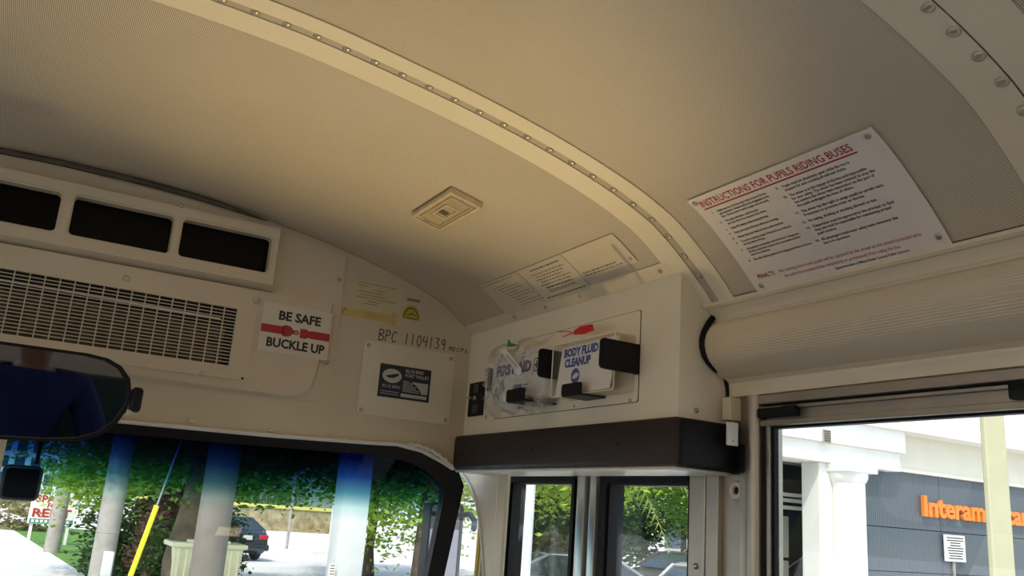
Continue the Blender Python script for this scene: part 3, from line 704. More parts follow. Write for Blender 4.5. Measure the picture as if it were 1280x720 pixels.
# ------------------------------------------------------------------ first aid kit in a crumpled bag
fk = thing('first_aid_kit', (XB, 1.8, 1.49), 'white FIRST AID box with purple print inside a crumpled clear bag', 'kit')
MB().box((XK+.004, 1.675, 1.496), (XB-.003, 1.925, 1.612), .004).obj('case', mat('kit_white', (.78, .76, .72), .45), fk, 40)
FA = fr_side(XK+.004)
Print().text('FIRST AID', -1.900, 1.562, .034, width=.165, bold=.002).obj('lettering', FA, .0005, M_purple, fk)
Print().rect(-1.812, 1.512, -1.772, 1.533).obj('purple_block', FA, .0005, M_purple, fk)
tag(Print().rect(-1.766, 1.528, -1.744, 1.531).rect(-1.766, 1.520, -1.748, 1.523).rect(-1.766, 1.513, -1.748, 1.516).obj('small_print', FA, .0005, M_purple, fk), kind='stuff')
pr_ = Print()
for a in range(16):
    a0, a1 = 2*PI*a/16, 2*PI*(a+1)/16; c0 = (-1.712, 1.572)
    pr_.poly([(c0[0]+.014*math.cos(a0), c0[1]+.017*math.sin(a0)), (c0[0]+.014*math.cos(a1), c0[1]+.017*math.sin(a1)), (c0[0]+.011*math.cos(a1), c0[1]+.0135*math.sin(a1)), (c0[0]+.011*math.cos(a0), c0[1]+.0135*math.sin(a0))])
pr_.rect(-1.715, 1.562, -1.709, 1.582); pr_.rect(-1.720, 1.569, -1.704, 1.575); pr_.obj('cross_symbol', FA, .0005, M_ink, fk)
MB().prism([(-1.946, 1.530), (-1.928, 1.528), (-1.926, 1.585), (-1.944, 1.590)], FA, -.03, .002).obj('dark_end_label', M_navy, fk)
pr_ = Print(); pr_.stroke([(-1.905, 1.500), (-1.898, 1.535), (-1.885, 1.505), (-1.878, 1.545)], .003); pr_.stroke([(-1.872, 1.515), (-1.866, 1.55), (-1.858, 1.52)], .003); pr_.obj('marker_scrawl', FA, .0005, M_ink, fk)
# bag: creased film shell wrapped round the kit
b = bmesh.new(); bmesh.ops.create_grid(b, x_segments=26, y_segments=16, size=.5)
r2 = random.Random(5)
for v in b.verts:
    u, w = v.co.x, v.co.y; edge_ = max(abs(u), abs(w))*2
    n = .016*(1-edge_**6)+r2.uniform(-.006, .006)+.008*math.sin(u*23+w*9)*math.sin(w*19-u*6)
    y = 1.805+u*-.285+r2.uniform(-.004, .004); z = 1.553+w*.165+(.012*math.sin(u*14) if w > .4 else 0)+(.009*math.sin(u*22) if w < -.4 else 0)+r2.uniform(-.003, .003)
    x = XK-max(n, .001) if edge_ < .93 else XK+.02
    v.co = (x, y, z)
m = MB().bm(b); bag = m.obj('crumpled_bag', M_film, fk, 25); bag['label'] = 'crumpled clear plastic bag'
b = bmesh.new(); bmesh.ops.create_grid(b, x_segments=12, y_segments=5, size=.5)
for v in b.verts:
    u, w = v.co.x, v.co.y; v.co = (XK-.014+r2.uniform(-.008, .008), 1.700-u*.13+r2.uniform(-.004, .004), 1.480+w*.035+r2.uniform(-.005, .005)-.01*u)
MB().bm(b).obj('bag_tail', M_film, fk, 25)
pts = [P(*q, 0, XK-.030) for q in ((626, 438), (631.5, 435), (652, 461), (651.5, 468), (647, 469))]
tgp = MB().prism([(-p.y, p.z) for p in pts], fr_side(XK-.030), 0, .001).obj('paper_tag', mat('tag_white', (.82, .80, .76), .5), fk)
a, c = P(633, 443, 0, XK-.0312), P(647, 459, 0, XK-.0312); pr_ = Print()
for j in range(3): pr_.stroke([(-a.y-.004*j, a.z-.003*j), (-c.y-.004*j, c.z-.003*j)], .0022 if j == 0 else .001)
pr_.obj('tag_print', fr_side(XK-.0312), .0002, M_inkb, tgp)
pts = [P(*q, 0, XK-.02) for q in ((634, 433), (636.5, 424), (639, 429), (648, 431), (640, 434))]
MB().prism([(-p.y, p.z) for p in pts], fr_side(XK-.02), 0, .002).obj('green_tie', M_green, fk)
# ------------------------------------------------------------------ black holding brackets
def side_bracket(y, xf, z0, z1, label, th=.006):
    t = thing('kit_bracket', (XB, y, z0), label, 'bracket', 'black brackets holding the kits')
    pl = [(xf+(.010 if False else 0), 0)]
    r = .009; pts = [(XB-.002, z0), (XB-.002, z1)]
    pts += [(xf+r-r*math.sin(a), z1-r+r*math.cos(a)) for a in [PI/2*i/5 for i in range(6)]]
    pts += [(xf+r-r*math.cos(a), z0+r-r*math.sin(a)) for a in [PI/2*i/5 for i in range(6)]]
    MB().prism(pts, fr_front(y), -th/2, th/2).obj('arm', M_blackp, t)
    MB().box((XB-.005, y-.003, z0), (XB-.0025, y+.012, z1), .001).obj('foot', M_blackp, t)
    return t
z1 = P(760, 423, 1, 1.39).z; z0 = P(758, 461, 1, 1.39).z
side_bracket(1.392, P(750, 440, 1, 1.392).x, z0, z1, 'black bracket arm at the rear end of the cleanup kit', .006)
z1 = P(680, 436, 1, 1.656).z; z0 = P(680, 472, 1, 1.656).z
side_bracket(1.656, P(673, 450, 1, 1.656).x, z0, z1, 'black bracket arm between the two clear kits', .005)
def shelf_bracket(pa, pb, pc, label):
    xl = XK-pc; a, b_ = P(*pa, 0, xl), P(*pb, 0, xl)
    t = thing('kit_bracket', (XB, (a.y+b_.y)/2, b_.z), label, 'bracket', 'black brackets holding the kits')
    MB().prism(rrect(-a.y, b_.z, -b_.y, a.z, .006, 4), fr_side(xl), 0, .004).obj('lip', M_blackp, t)
    MB().box((xl, b_.y, b_.z-.0005), (XB-.002, a.y, b_.z+.0025)).obj('shelf', M_blackp, t)
shelf_bracket((635, 488), (656, 500), .034, 'black shelf clip under the bagged first aid kit')
shelf_bracket((704, 481), (727, 493), .010, 'black shelf clip under the cleanup kit case')

# ================================================================== CEILING FITTINGS
def roof_patch(name, u0, u1, x0, x1, n0, n1, mt, parent, ns=14):
    """thin sheet following the roof: y from -u0 to -u1, arc between x0 and x1"""
    return roof_sheet(name, s_of_x(x0), s_of_x(x1), -u1, -u0, n1, mt, parent, ns, n1-n0)
po = thing('rules_poster', (1.05, .93, 1.73), 'white curved INSTRUCTIONS FOR PUPILS RIDING BUSES poster screwed to perforated roof', 'poster')
pu0, pu1 = -1.125, -.740; pv1 = -s_of_x(.966); pv0 = -s_of_x(1.139)
roof_patch('sheet', pu0, pu1, .966, 1.139, .0008, .0026, M_paper, po, 24)
PW, PH = pu1-pu0, pv1-pv0
def PU(a): return pu0+a*PW
def PV(b): return pv0+b*PH
Print().text('INSTRUCTIONS FOR PUPILS RIDING BUSES', PU(.045), PV(.885), .021, width=.83*PW, bold=.0003).rect(PU(.045), PV(.855), PU(.885), PV(.868)).obj('title', fr_roof, .0030, M_red, po)
L1 = [('1.', ['Pupils must be at the bus stop ready to board the bus', 'approximately 5 minutes before the designated arrival', 'time. The bus cannot wait for pupils who are tardy.']), ('2.', ['The pupil must have a valid bus pass', 'and must show it on request to the driver.']), ('3.', ['Keep off roadway while awaiting the bus.']), ('4.', ['Keep your seat at all times while bus is moving.']), ('5.', ['Always keep your head and arms inside windows.']), ('6.', ['Cross the roadway at least 10 feet in front of the bus', 'and only before the bus.']), ('7.', ['Unnecessary conversation with the driver is dangerous.', 'Ordinary classroom conduct and conversation shall be', 'observed at all times.']), ('8.', ['No radio shall be played nor is singing permitted on the bus.'])]
L2 = [('9.', ['Pupils must be absolutely quiet while the bus is', 'stopped for and crossing all railroad tracks.']), ('10.', ['The driver is in full charge of the bus and responsible', 'for your safety. The driver has been ordered to stop the', 'bus anytime the driver feels misconduct on the part of', 'the pupils endangers the lives of others.']), ('11.', ['The driver has the right to assign pupils to certain seats', 'if necessary to promote order on the bus.']), ('12.', ['No eating, drinking or smoking allowed on bus.']), ('13.', ['Chaperones must be approved by the principal on field', 'trips and shall be responsible for maintaining proper', 'pupil conduct.']), ('14.', ['All passengers must wear safety belts whenever the', 'bus is in operation.'])]
pr_ = Print()
def column(L, u, v, fs, lead, gap, ww):
    for num, lines in L:
        pr_.text(num, u, v, fs, bold=.0001)
        for ln in lines:
            pr_.text(ln, u+.013, v, fs, bold=.00012, sx=ww); v -= lead
        v -= gap
column(L1, PU(.065), PV(.800), .0066, .0068, .0036, .80)
column(L2, PU(.455), PV(.800), .0074, .0074, .0048, .92)
pr_.text('Superintendent of Miami-Dade County Public Schools', PU(.47), PV(.030), .0066, bold=.0001, sx=.95)
pr_.obj('rules_print', fr_roof, .0030, M_ink, po)
pr_ = Print().text('PENALTY:', PU(.055), PV(.115), .0125, width=.105*PW, bold=.0002)
pr_.text('For violating these rules pupils will be reported by the driver to the school principal who', PU(.185), PV(.122), .0092, width=.72*PW, shear=.2).text('has authority to suspend them temporarily or permanently from riding the bus.', PU(.20), PV(.072), .0092, width=.60*PW, shear=.2)
pr_.obj('penalty_print', fr_roof, .0030, M_red, po)
for a, b_ in ((.03, .95), (.965, .95), (.965, .085), (.045, .05)):
    x, y, z = fr_roof(PU(a), PV(b_), .0026); _, _, nx, nz = arc(-PV(b_)); place(ME_screw, 'screw', (x, y, z), (nx, 0, nz), po, 1.0, a*5)
# three old notices on the front roof panel
nt = [(-1.925, -1.738, 'left'), (-1.736, -1.548, 'mid'), (-1.546, -1.357, 'right')]
names = ('faded ruled notice on the roof sheet nearest the windshield', 'faded yellow text notice in the middle of the three roof notices', 'mostly blank yellowed notice nearest the roof rib')
for (u0, u1, kd), lb in zip(nt, names):
    x1 = 1.061 if kd != 'right' else 1.040
    t = thing('roof_notice', (1.01, -(u0+u1)/2, 1.76), lb, 'notice', 'old notices on the roof')
    roof_patch('sheet', u0, u1, .972, x1, .0004, .0012, M_decal, t, 10)
    v1 = -s_of_x(.972); v0 = -s_of_x(x1); pr_ = Print(); r3 = random.Random(len(lb))
    def row(a, b_, vv, h=.0022):
        x = a
        while x < b_:
            d_ = r3.uniform(.006, .016); pr_.rect(x, vv, min(x+d_, b_), vv+h); x += d_+.003
    W = u1-u0; H = v1-v0
    if kd == 'left':
        pr_.rect(u0+.01, v1-.008, u1-.03, v1-.0065)
        for j in range(9): row(u0+.05+.006*j, u0+.05+.006*j+(.10 if j % 3 else .06), v1-.024-.0085*j, .0016)
    elif kd == 'mid':
        row(u0+.045, u1-.02, v1-.015, .0034)
        for j in range(6): row(u0+.035+(j % 2)*.01, u1-.02-.01*(j % 3), v1-.028-.0085*j)
        pr_.rect(u0+.05, v0+.024, u1-.03, v0+.0255); pr_.rect(u0+.05, v0+.036, u1-.03, v0+.0375); pr_.rect(u0+.05, v0+.024, u0+.052, v0+.037); row(u0+.055, u1-.035, v0+.028); row(u0+.02, u1-.01, v0+.010, .003)
    else:
        row(u0+.012, u0+.13, v0+.014, .0028); row(u0+.012, u0+.15, v0+.007, .002)
    pr_.obj('lettering', fr_roof, .0015, M_inkb, t)
    if kd == 'right':
        x, y, z = fr_roof(u1-.012, v0+.012, .0012); _, _, nx, nz = arc(-v0); place(ME_screw, 'screw', (x, y, z), (nx, 0, nz), t, .8)
# courtesy lamp with clear lens
cl = thing('courtesy_lamp', (.735, 1.64, 1.86), 'small rectangular courtesy lamp with clear lens on the roof sheet', 'lamp')
u0, u1 = -1.742, -1.540; v1, v0 = -s_of_x(.697), -s_of_x(.772)
M_lens = mat('lamp_plastic', (.62, .50, .31), .25, var=.08, scale=30); M_lens2 = mat('lamp_lens', (.50, .40, .25), .12, var=.12, scale=40, coat=.4)
MB().ring(rrect(u0, v0, u1, v1, .003, 4), rrect(u0+.008, v0+.007, u1-.008, v1-.007, .003, 4), fr_roof, 0, .012).obj('frame', M_lens, cl, 30)
MB().prism(rrect(u0+.008, v0+.007, u1-.008, v1-.007, .003, 4), fr_roof, 0, .0095).obj('lens', M_lens2, cl)
MB().ring(rrect(u0+.020, v0+.012, u1-.020, v1-.012, .004, 4), rrect(u0+.022, v0+.014, u1-.022, v1-.014, .003, 4), fr_roof, .009, .0125).obj('lens_rib', M_lens, cl)
MB().ring(rrect(u0+.068, v0+.022, u1-.062, v1-.022, .006, 4), rrect(u0+.073, v0+.026, u1-.067, v1-.026, .005, 4), fr_roof, .009, .0125).obj('bulb_window', M_lens, cl)
MB().prism(rrect(u0+.082, v0+.029, u0+.105, v1-.028, .004, 4), fr_roof, .0095, .0105).obj('bulb', M_inkb, cl)
for a in (u0+.010, u1-.012):
    x, y, z = fr_roof(a, (v0+v1)/2, .0115); _, _, nx, nz = arc(-(v0+v1)/2); place(ME_screw, 'screw', (x, y, z), (nx, 0, nz), cl, .9)

# ================================================================== MIRROR
TA = .132
def fr_mir(u, v, n): return (u, 1.75-(v-1.38)*math.tan(TA)-n*math.cos(TA), v-n*math.sin(TA))
rm = thing('rearview_mirror', (-.2, 1.78, 1.46), 'wide black framed interior mirror with rounded end hanging over windshield', 'mirror')
mo = [(-.55, 1.288), (-.02, 1.294), (.06, 1.298), (.115, 1.304), (.148, 1.318), (.170, 1.340), (.183, 1.368), (.186, 1.395), (.178, 1.424), (.160, 1.444), (.135, 1.455), (.10, 1.459), (-.55, 1.459), (-.58, 1.43), (-.59, 1.37), (-.58, 1.32)]
cxm, czm = -.2, 1.375
mi = [(u+(-.006 if u > cxm else .006)*(1 if abs(u-cxm) > .3 else 0), v+(-.0055 if v > czm else .0055)) for u, v in mo]
m = MB(); m.prism(mo, fr_mir, -.028, -.004); m.ring(mo, mi, fr_mir, -.006, .004); m.obj('housing', M_blackp, rm, 35)
MB().prism(mi, fr_mir, -.004, -.002).obj('mirror_glass', M_mirror, rm)
q = P(171, 500, 1, 1.74)
MB().tube([(.18, 1.765, q.z), (q.x, 1.755, q.z)], .005, 8).obj('knob_stem', M_blackp, rm, 60)
MB().box((q.x-.010, 1.740, q.z-.022), (q.x+.010, 1.765, q.z+.024), .007, 3).obj('knob', M_blackp, rm, 50)
MB().box((q.x-.014, 1.742, q.z-.026), (q.x-.004, 1.76, q.z-.019), .002).obj('knob_clip', M_screwc, rm)
for x in (-.45, .05): MB().tube([(x, 1.79, 1.40), (x, 1.95, 1.44), (x, YF-.03, 1.47)], .008, 8).obj('mounting_arm', M_blackp, rm, 60)
# ================================================================== OUTSIDE
G = -.95
M_asph = mat('sunny_pavement', (.72, .69, .64), .85, var=.08, scale=.8, bump=.2, bscale=8)
M_walk = mat('concrete_walk', (.74, .71, .66), .85, var=.08, scale=1.5, bump=.2, bscale=12)
M_grass = mat('lawn', (.10, .22, .02), .9, var=.35, scale=3, bump=.6, bscale=30)
M_bark = mat('bark', (.13, .095, .06), .9, var=.3, scale=9, bump=.8, bscale=14)
M_pole = mat('weathered_pole', (.34, .315, .28), .85, var=.15, scale=6, bump=.4, bscale=20)
M_conc = mat('pale_concrete', (.68, .67, .66), .8, var=.06, scale=3, bump=.2, bscale=15)
def leaf_mat(name, c, c2, tr=.35):
    m = bpy.data.materials.new(name); m.use_nodes = True; nt = m.node_tree; nt.nodes.clear()
    out = nt.nodes.new('ShaderNodeOutputMaterial'); mx = nt.nodes.new('ShaderNodeMixShader'); mx.inputs[0].default_value = tr
    d = nt.nodes.new('ShaderNodeBsdfPrincipled'); d.inputs['Roughness'].default_value = .45; t = nt.nodes.new('ShaderNodeBsdfTranslucent')
    tc = nt.nodes.new('ShaderNodeTexCoord'); n = nt.nodes.new('ShaderNodeTexNoise'); n.inputs['Scale'].default_value = 1.3; n.inputs['Detail'].default_value = 8
    r = nt.nodes.new('ShaderNodeValToRGB'); r.color_ramp.elements[0].position = .35; r.color_ramp.elements[1].position = .65
    r.color_ramp.elements[0].color = (*c, 1); r.color_ramp.elements[1].color = (*c2, 1)
    nt.links.new(tc.outputs['Object'], n.inputs['Vector']); nt.links.new(n.outputs[0], r.inputs[0]); nt.links.new(r.outputs[0], d.inputs['Base Color']); nt.links.new(r.outputs[0], t.inputs[0])
    nt.links.new(d.outputs[0], mx.inputs[1]); nt.links.new(t.outputs[0], mx.inputs[2]); nt.links.new(mx.outputs[0], out.inputs[0]); return m
M_leaf = leaf_mat('green_leaves', (.08, .21, .02), (.22, .40, .04))
M_leaf2 = leaf_mat('yellow_green_leaves', (.20, .36, .03), (.45, .58, .07))
M_leaf3 = leaf_mat('dark_shrub_leaves', (.05, .10, .025), (.12, .20, .05))
M_dry = leaf_mat('dry_brush', (.30, .26, .13), (.45, .42, .20))
M_purp = leaf_mat('croton_leaves', (.16, .07, .06), (.34, .20, .16))
gr = thing('floor_outside', (10, 30, G), kind='structure'); gr.name = 'ground'; WM['ground'] = WM['floor_outside']
MB().box((-120, -60, G-.2), (160, 220, G)).obj('pavement', M_asph, gr)
sw = [P(0, 653, 2, G), P(105, 720, 2, G)]
MB().prism([(-30, 5), (1.0, 5), (sw[1].x, sw[1].y), (sw[0].x, sw[0].y), (-2.2, 110), (-30, 110)], fr_up(G), 0, .04).obj('sidewalk', M_walk, gr)
MB().prism([(1.05, 5), (4.6, 5), (6.1, 29), (5.9, 47), (sw[0].x+.05, sw[0].y), (sw[1].x+.05, sw[1].y)], fr_up(G), 0, .03).obj('grass_verge', M_grass, gr)
MB().prism([(12, 37), (30, 43), (30, 44.3), (11.5, 38.2)], fr_up(G), 0, .15).obj('kerb_island', M_walk, gr)
MB().prism([(14, 70), (60, 60), (60, 85), (10, 85)], fr_up(G), 0, .03).obj('far_lawn', M_grass, gr)

def crown_mesh(name, rx, ry, rz, n_cl, n_leaf, ls, mt, seed, droop=.3, fill=.55):
    r = np.random.default_rng(seed)
    d = r.normal(size=(n_cl, 3)); d /= np.linalg.norm(d, axis=1)[:, None]
    rad = fill+(1-fill)*r.random(n_cl)**.6
    c = d*rad[:, None]*np.array([rx, ry, rz]); cs = (.16+.14*r.random(n_cl))*min(rx, rz)*1.6
    ci = np.repeat(np.arange(n_cl), n_leaf); N = len(ci)
    p = c[ci]+r.normal(size=(N, 3))*cs[ci][:, None]*np.array([.5, .5, .42])
    p[:, 2] -= droop*r.random(N)*cs[ci]
    a = r.normal(size=(N, 3)); a /= np.linalg.norm(a, axis=1)[:, None]; a[:, 2] *= .5
    b = np.cross(a, r.normal(size=(N, 3))); b /= np.linalg.norm(b, axis=1)[:, None]
    L = ls*(.6+.8*r.random(N))[:, None]; a = a*L; b = b*L*.45
    v = np.stack([p-a, p+b, p+a, p-b], 1).reshape(-1, 3)
    me = bpy.data.meshes.new(name); me.vertices.add(N*4); me.vertices.foreach_set('co', v.ravel())
    me.loops.add(N*4); me.loops.foreach_set('vertex_index', np.arange(N*4)); me.polygons.add(N)
    me.polygons.foreach_set('loop_start', np.arange(N)*4); me.polygons.foreach_set('loop_total', np.full(N, 4)); me.update(); me.validate(); me.materials.append(mt)
    return me
CR_A = crown_mesh('foliage', 3.0, 2.8, 2.3, 170, 110, .085, M_leaf, 3)
CR_B = crown_mesh('foliage', 2.6, 2.6, 2.0, 150, 110, .085, M_leaf2, 4)
CR_C = crown_mesh('foliage', 1.3, 1.2, 1.0, 80, 80, .075, M_leaf3, 5)
CR_D = crown_mesh('foliage', 1.2, .9, .5, 60, 60, .075, M_dry, 6)
CR_E = crown_mesh('foliage', .9, .8, 1.0, 70, 70, .075, M_purp, 8)
CR_F = crown_mesh('foliage', 2.4, 1.6, 2.0, 130, 80, .085, M_leaf2, 9, droop=1.2)
TRK = {}
def trunk_mesh(h, r, seed):
    q = random.Random(seed); m = MB(); pts = [(0, 0, 0)]; x = y = 0
    for i in range(1, 7): x += q.uniform(-.12, .12); y += q.uniform(-.12, .12); pts.append((x, y, h*i/6))
    m.tube(pts, [r*1.25]+[r*(1-.09*i) for i in range(1, 7)], 9)
    for j in range(5):
        a = q.uniform(0, 2*PI); b0 = pts[3+j % 3]; L = h*q.uniform(.4, .7)
        m.tube([b0, (b0[0]+math.cos(a)*L*.4, b0[1]+math.sin(a)*L*.4, b0[2]+L*.45), (b0[0]+math.cos(a)*L*.9, b0[1]+math.sin(a)*L*.9, b0[2]+L*.8)], [r*.5, r*.35, r*.12], 6)
    return mesh('trunk', m, M_bark, 60)
TRK = [trunk_mesh(3.2, .20, 1), trunk_mesh(2.8, .16, 2), trunk_mesh(3.0, .11, 3)]
def tree(x, y, crown, cz, tk, sc, rot, label, group='trees outside the windshield', name='tree', cat='tree', tsc=1):
    t = thing(name, (x, y, G), label, cat, group)
    if tk is not None: inst('trunk', TRK[tk], Matrix.Translation((x, y, G)) @ Matrix.Rotation(rot, 4, 'Z') @ Matrix.Diagonal((tsc, tsc, (cz+.6-G)/3.0, 1)), t)
    o = inst('foliage', crown, Matrix.Translation((x, y, cz)) @ Matrix.Rotation(rot, 4, 'Z') @ Matrix.Scale(sc, 4), t); tag(o, kind='stuff')
    return t
tree(2.55, 23.5, CR_B, 2.9, 1, .95, .3, 'yellow green tree above the white rental sign')
tree(3.35, 17.2, CR_A, 3.9, 0, 1.0, 1.2, 'large dark green tree behind the yellow guy guard', tsc=1.9)
tree(4.6, 21, CR_A, 3.8, 0, 1.0, 2.5, 'broad green tree standing behind the cream bin')
tree(8.8, 23.5, CR_A, 4.2, 1, 1.0, 4.0, 'green tree overhanging the parked dark sedan')
tree(10.6, 27, CR_B, 3.9, 1, 1.15, .8, 'yellow green tree left of the pale concrete pole')
tree(10.2, 17.5, CR_A, 4.5, 0, 1.0, 5.2, 'dense green tree just behind the pale concrete pole')
tree(7.0, 15.6, CR_F, 2.75, 2, .85, 2.2, 'slender drooping tree right of the pale concrete pole')
tree(2.0, 14.5, CR_A, 5.0, None, .8, 3.0, 'dark leafy bough hanging beside the left utility pole', name='tree_bough')
tree(3.5, 25, CR_C, .0, None, 1.1, .5, 'rounded dark shrub behind the leaning utility pole', 'shrubs on the verge', 'shrub', 'shrub')
tree(3.95, 22.5, CR_E, .1, None, 1.15, 1.5, 'purple leaved croton bush beside the yellow guard', 'shrubs on the verge', 'shrub', 'shrub')
tree(4.0, 20.5, CR_C, .1, None, .85, 2.5, 'ivy green shrub around the trunk left of bin', 'shrubs on the verge', 'shrub', 'shrub')
tree(.9, 46, CR_D, -.3, None, 2.0, 0, 'dry straw coloured brush below the small black mirror', 'shrubs on the verge', 'shrub', 'shrub')
# utility poles ---------------------------------------------------------
def upole(px, py, y, r0, r1, h, mt, label, square=False, lean=0):
    c = P(px, py, 1, y); t = thing('utility_pole', (c.x, y, G), label, 'pole', 'utility poles')
    if square: MB().box((c.x-r0, y-r0, G), (c.x+r0, y+r0, h), .03, 2).obj('shaft', mt, t, 40)
    else: MB().tube([(c.x, y, G), (c.x+lean, y, h)], [r0, r1], 16).obj('shaft', mt, t, 60)
    return t, c
pa, c = upole(141, 630, 15, .17, .145, 9, M_pole, 'weathered grey utility pole left of yellow guard, with meter box')
q = P(134, 704, 1, 14.8); MB().box((q.x-.07, 14.72, q.z-.18), (q.x+.07, 14.85, q.z+.17), .015).obj('meter_box', M_conc, pa, 40)
for z in (.55, 1.45): MB().tube([(c.x+.165*math.cos(a), 15+.165*math.sin(a), z) for a in [2*PI*i/16 for i in range(17)]], .01, 6).obj('steel_band', M_pole, pa, 60)
upole(72, 650, 32, .24, .20, 3.6, M_pole, 'short grey utility pole in front of the rental sign')
upole(268, 650, 9, .165, .140, 8, mat('brown_grey_pole', (.19, .165, .135), .85, var=.12, scale=5, bump=.4, bscale=20), 'thick brown grey pole in front of cream bin')
pd, c = upole(437, 650, 10, .165, .165, 8, M_conc, 'square pale concrete pole right of the parked sedan', square=True)
q = P(414, 712, 1, 9.8); sgn = MB().box((q.x-.035, 9.78, q.z-.12), (q.x+.045, 9.80, q.z+.07), .012).obj('number_plate', M_white, pd, 40)
pr_ = Print()
for j in range(5): pr_.rect(q.x-.022, q.z+.04-.03*j, q.x+.03, q.z+.05-.03*j)
pr_.obj('plate_print', fr_front(9.78), .001, M_inkb, sgn)
gw = thing('guy_wire', (P(163, 720, 1, 8).x, 8, G), 'steel guy wire with bright yellow plastic guard', 'guy wire')
a, b_, c = P(150, 755, 1, 8.0), P(196, 632, 1, 8.0), P(246, 500, 1, 8.0)
MB().tube([a, b_], .022, 10).obj('yellow_guard', mat('yellow_guard', (.85, .80, .02), .4), gw, 60)
MB().tube([b_, c], .008, 6).obj('wire', mat('galvanised_wire', (.35, .36, .34), .5, .5), gw, 60)
# rental sign -------------------------------------------------------------
a, b_ = P(41, 617, 1, 36), P(91, 657, 1, 36)
rs = thing('rental_sign', ((a.x+b_.x)/2, 36, G), 'white SPACE FOR RENT board with red letters on grass', 'sign')
MB().box((a.x, 36, b_.z), (b_.x, 36.06, a.z), .01).obj('board', M_white, rs)
for x in (a.x+.15, b_.x-.15): MB().box((x-.05, 36.06, G), (x+.05, 36.14, b_.z+.3)).obj('post', M_conc, rs)
W, H = b_.x-a.x, a.z-b_.z
Print().text('SPACE', a.x+.10*W, b_.z+.74*H, .34, width=.72*W, bold=.008).obj('lettering', fr_front(36), .01, M_red, rs)
Print().text('FOR', a.x+.36*W, b_.z+.55*H, .24, width=.30*W, bold=.006).obj('lettering', fr_front(36), .01, M_red, rs)
Print().text('RENT', a.x+.06*W, b_.z+.24*H, .40, width=.84*W, bold=.012).obj('lettering', fr_front(36), .01, M_red, rs)
MB().box((a.x+.04*W, 35.985, b_.z+.02*H), (b_.x-.02*W, 36, b_.z+.17*H)).obj('phone_strip', mat('teal_strip', (.03, .22, .17), .5), rs)
pr_ = Print()
for j in range(9): pr_.rect(a.x+(.08+.095*j)*W, b_.z+.05*H, a.x+(.14+.095*j)*W, b_.z+.14*H)
tag(pr_.obj('phone_print', fr_front(35.985), .004, M_white, rs), kind='stuff')
# cream bin ------------------------------------------------------------
yb_ = 17
a, b_ = P(211, 684, 1, yb_), P(300, 690, 1, yb_)
bn = thing('waste_bin', ((a.x+b_.x)/2, yb_, G), 'cream ribbed waste bin standing behind the thick pole', 'bin')
zt = P(255, 676, 1, yb_).z; M_bin = mat('cream_bin_plastic', (.80, .73, .50), .6, var=.06, scale=5)
m = MB(); v = []
for z, e in ((G, .09), (zt-.10, 0)): v += [(a.x+.04+e, yb_-.4+e, z), (b_.x-.04-e, yb_-.4+e, z), (b_.x-.04-e, yb_+.4-e, z), (a.x+.04+e, yb_+.4-e, z)]
m.add(v, [[0, 1, 2, 3], [4, 5, 6, 7]]+[[i, (i+1) % 4, 4+(i+1) % 4, 4+i] for i in range(4)]); m.obj('body', M_bin, bn)
for i in range(9):
    x = a.x+.12+(b_.x-a.x-.24)*i/8; MB().box((x-.025, yb_-.43, G+.1), (x+.025, yb_-.36, zt-.12), .01).obj('rib', M_bin, bn, 40)
MB().box((a.x-.03, yb_-.46, zt-.11), (b_.x+.03, yb_+.46, zt-.02), .03).obj('lid', M_bin, bn, 40)
MB().box((a.x+.25, yb_-.3, zt-.03), (b_.x-.25, yb_+.3, zt+.03), .03).obj('lid_crown', M_bin, bn, 40)
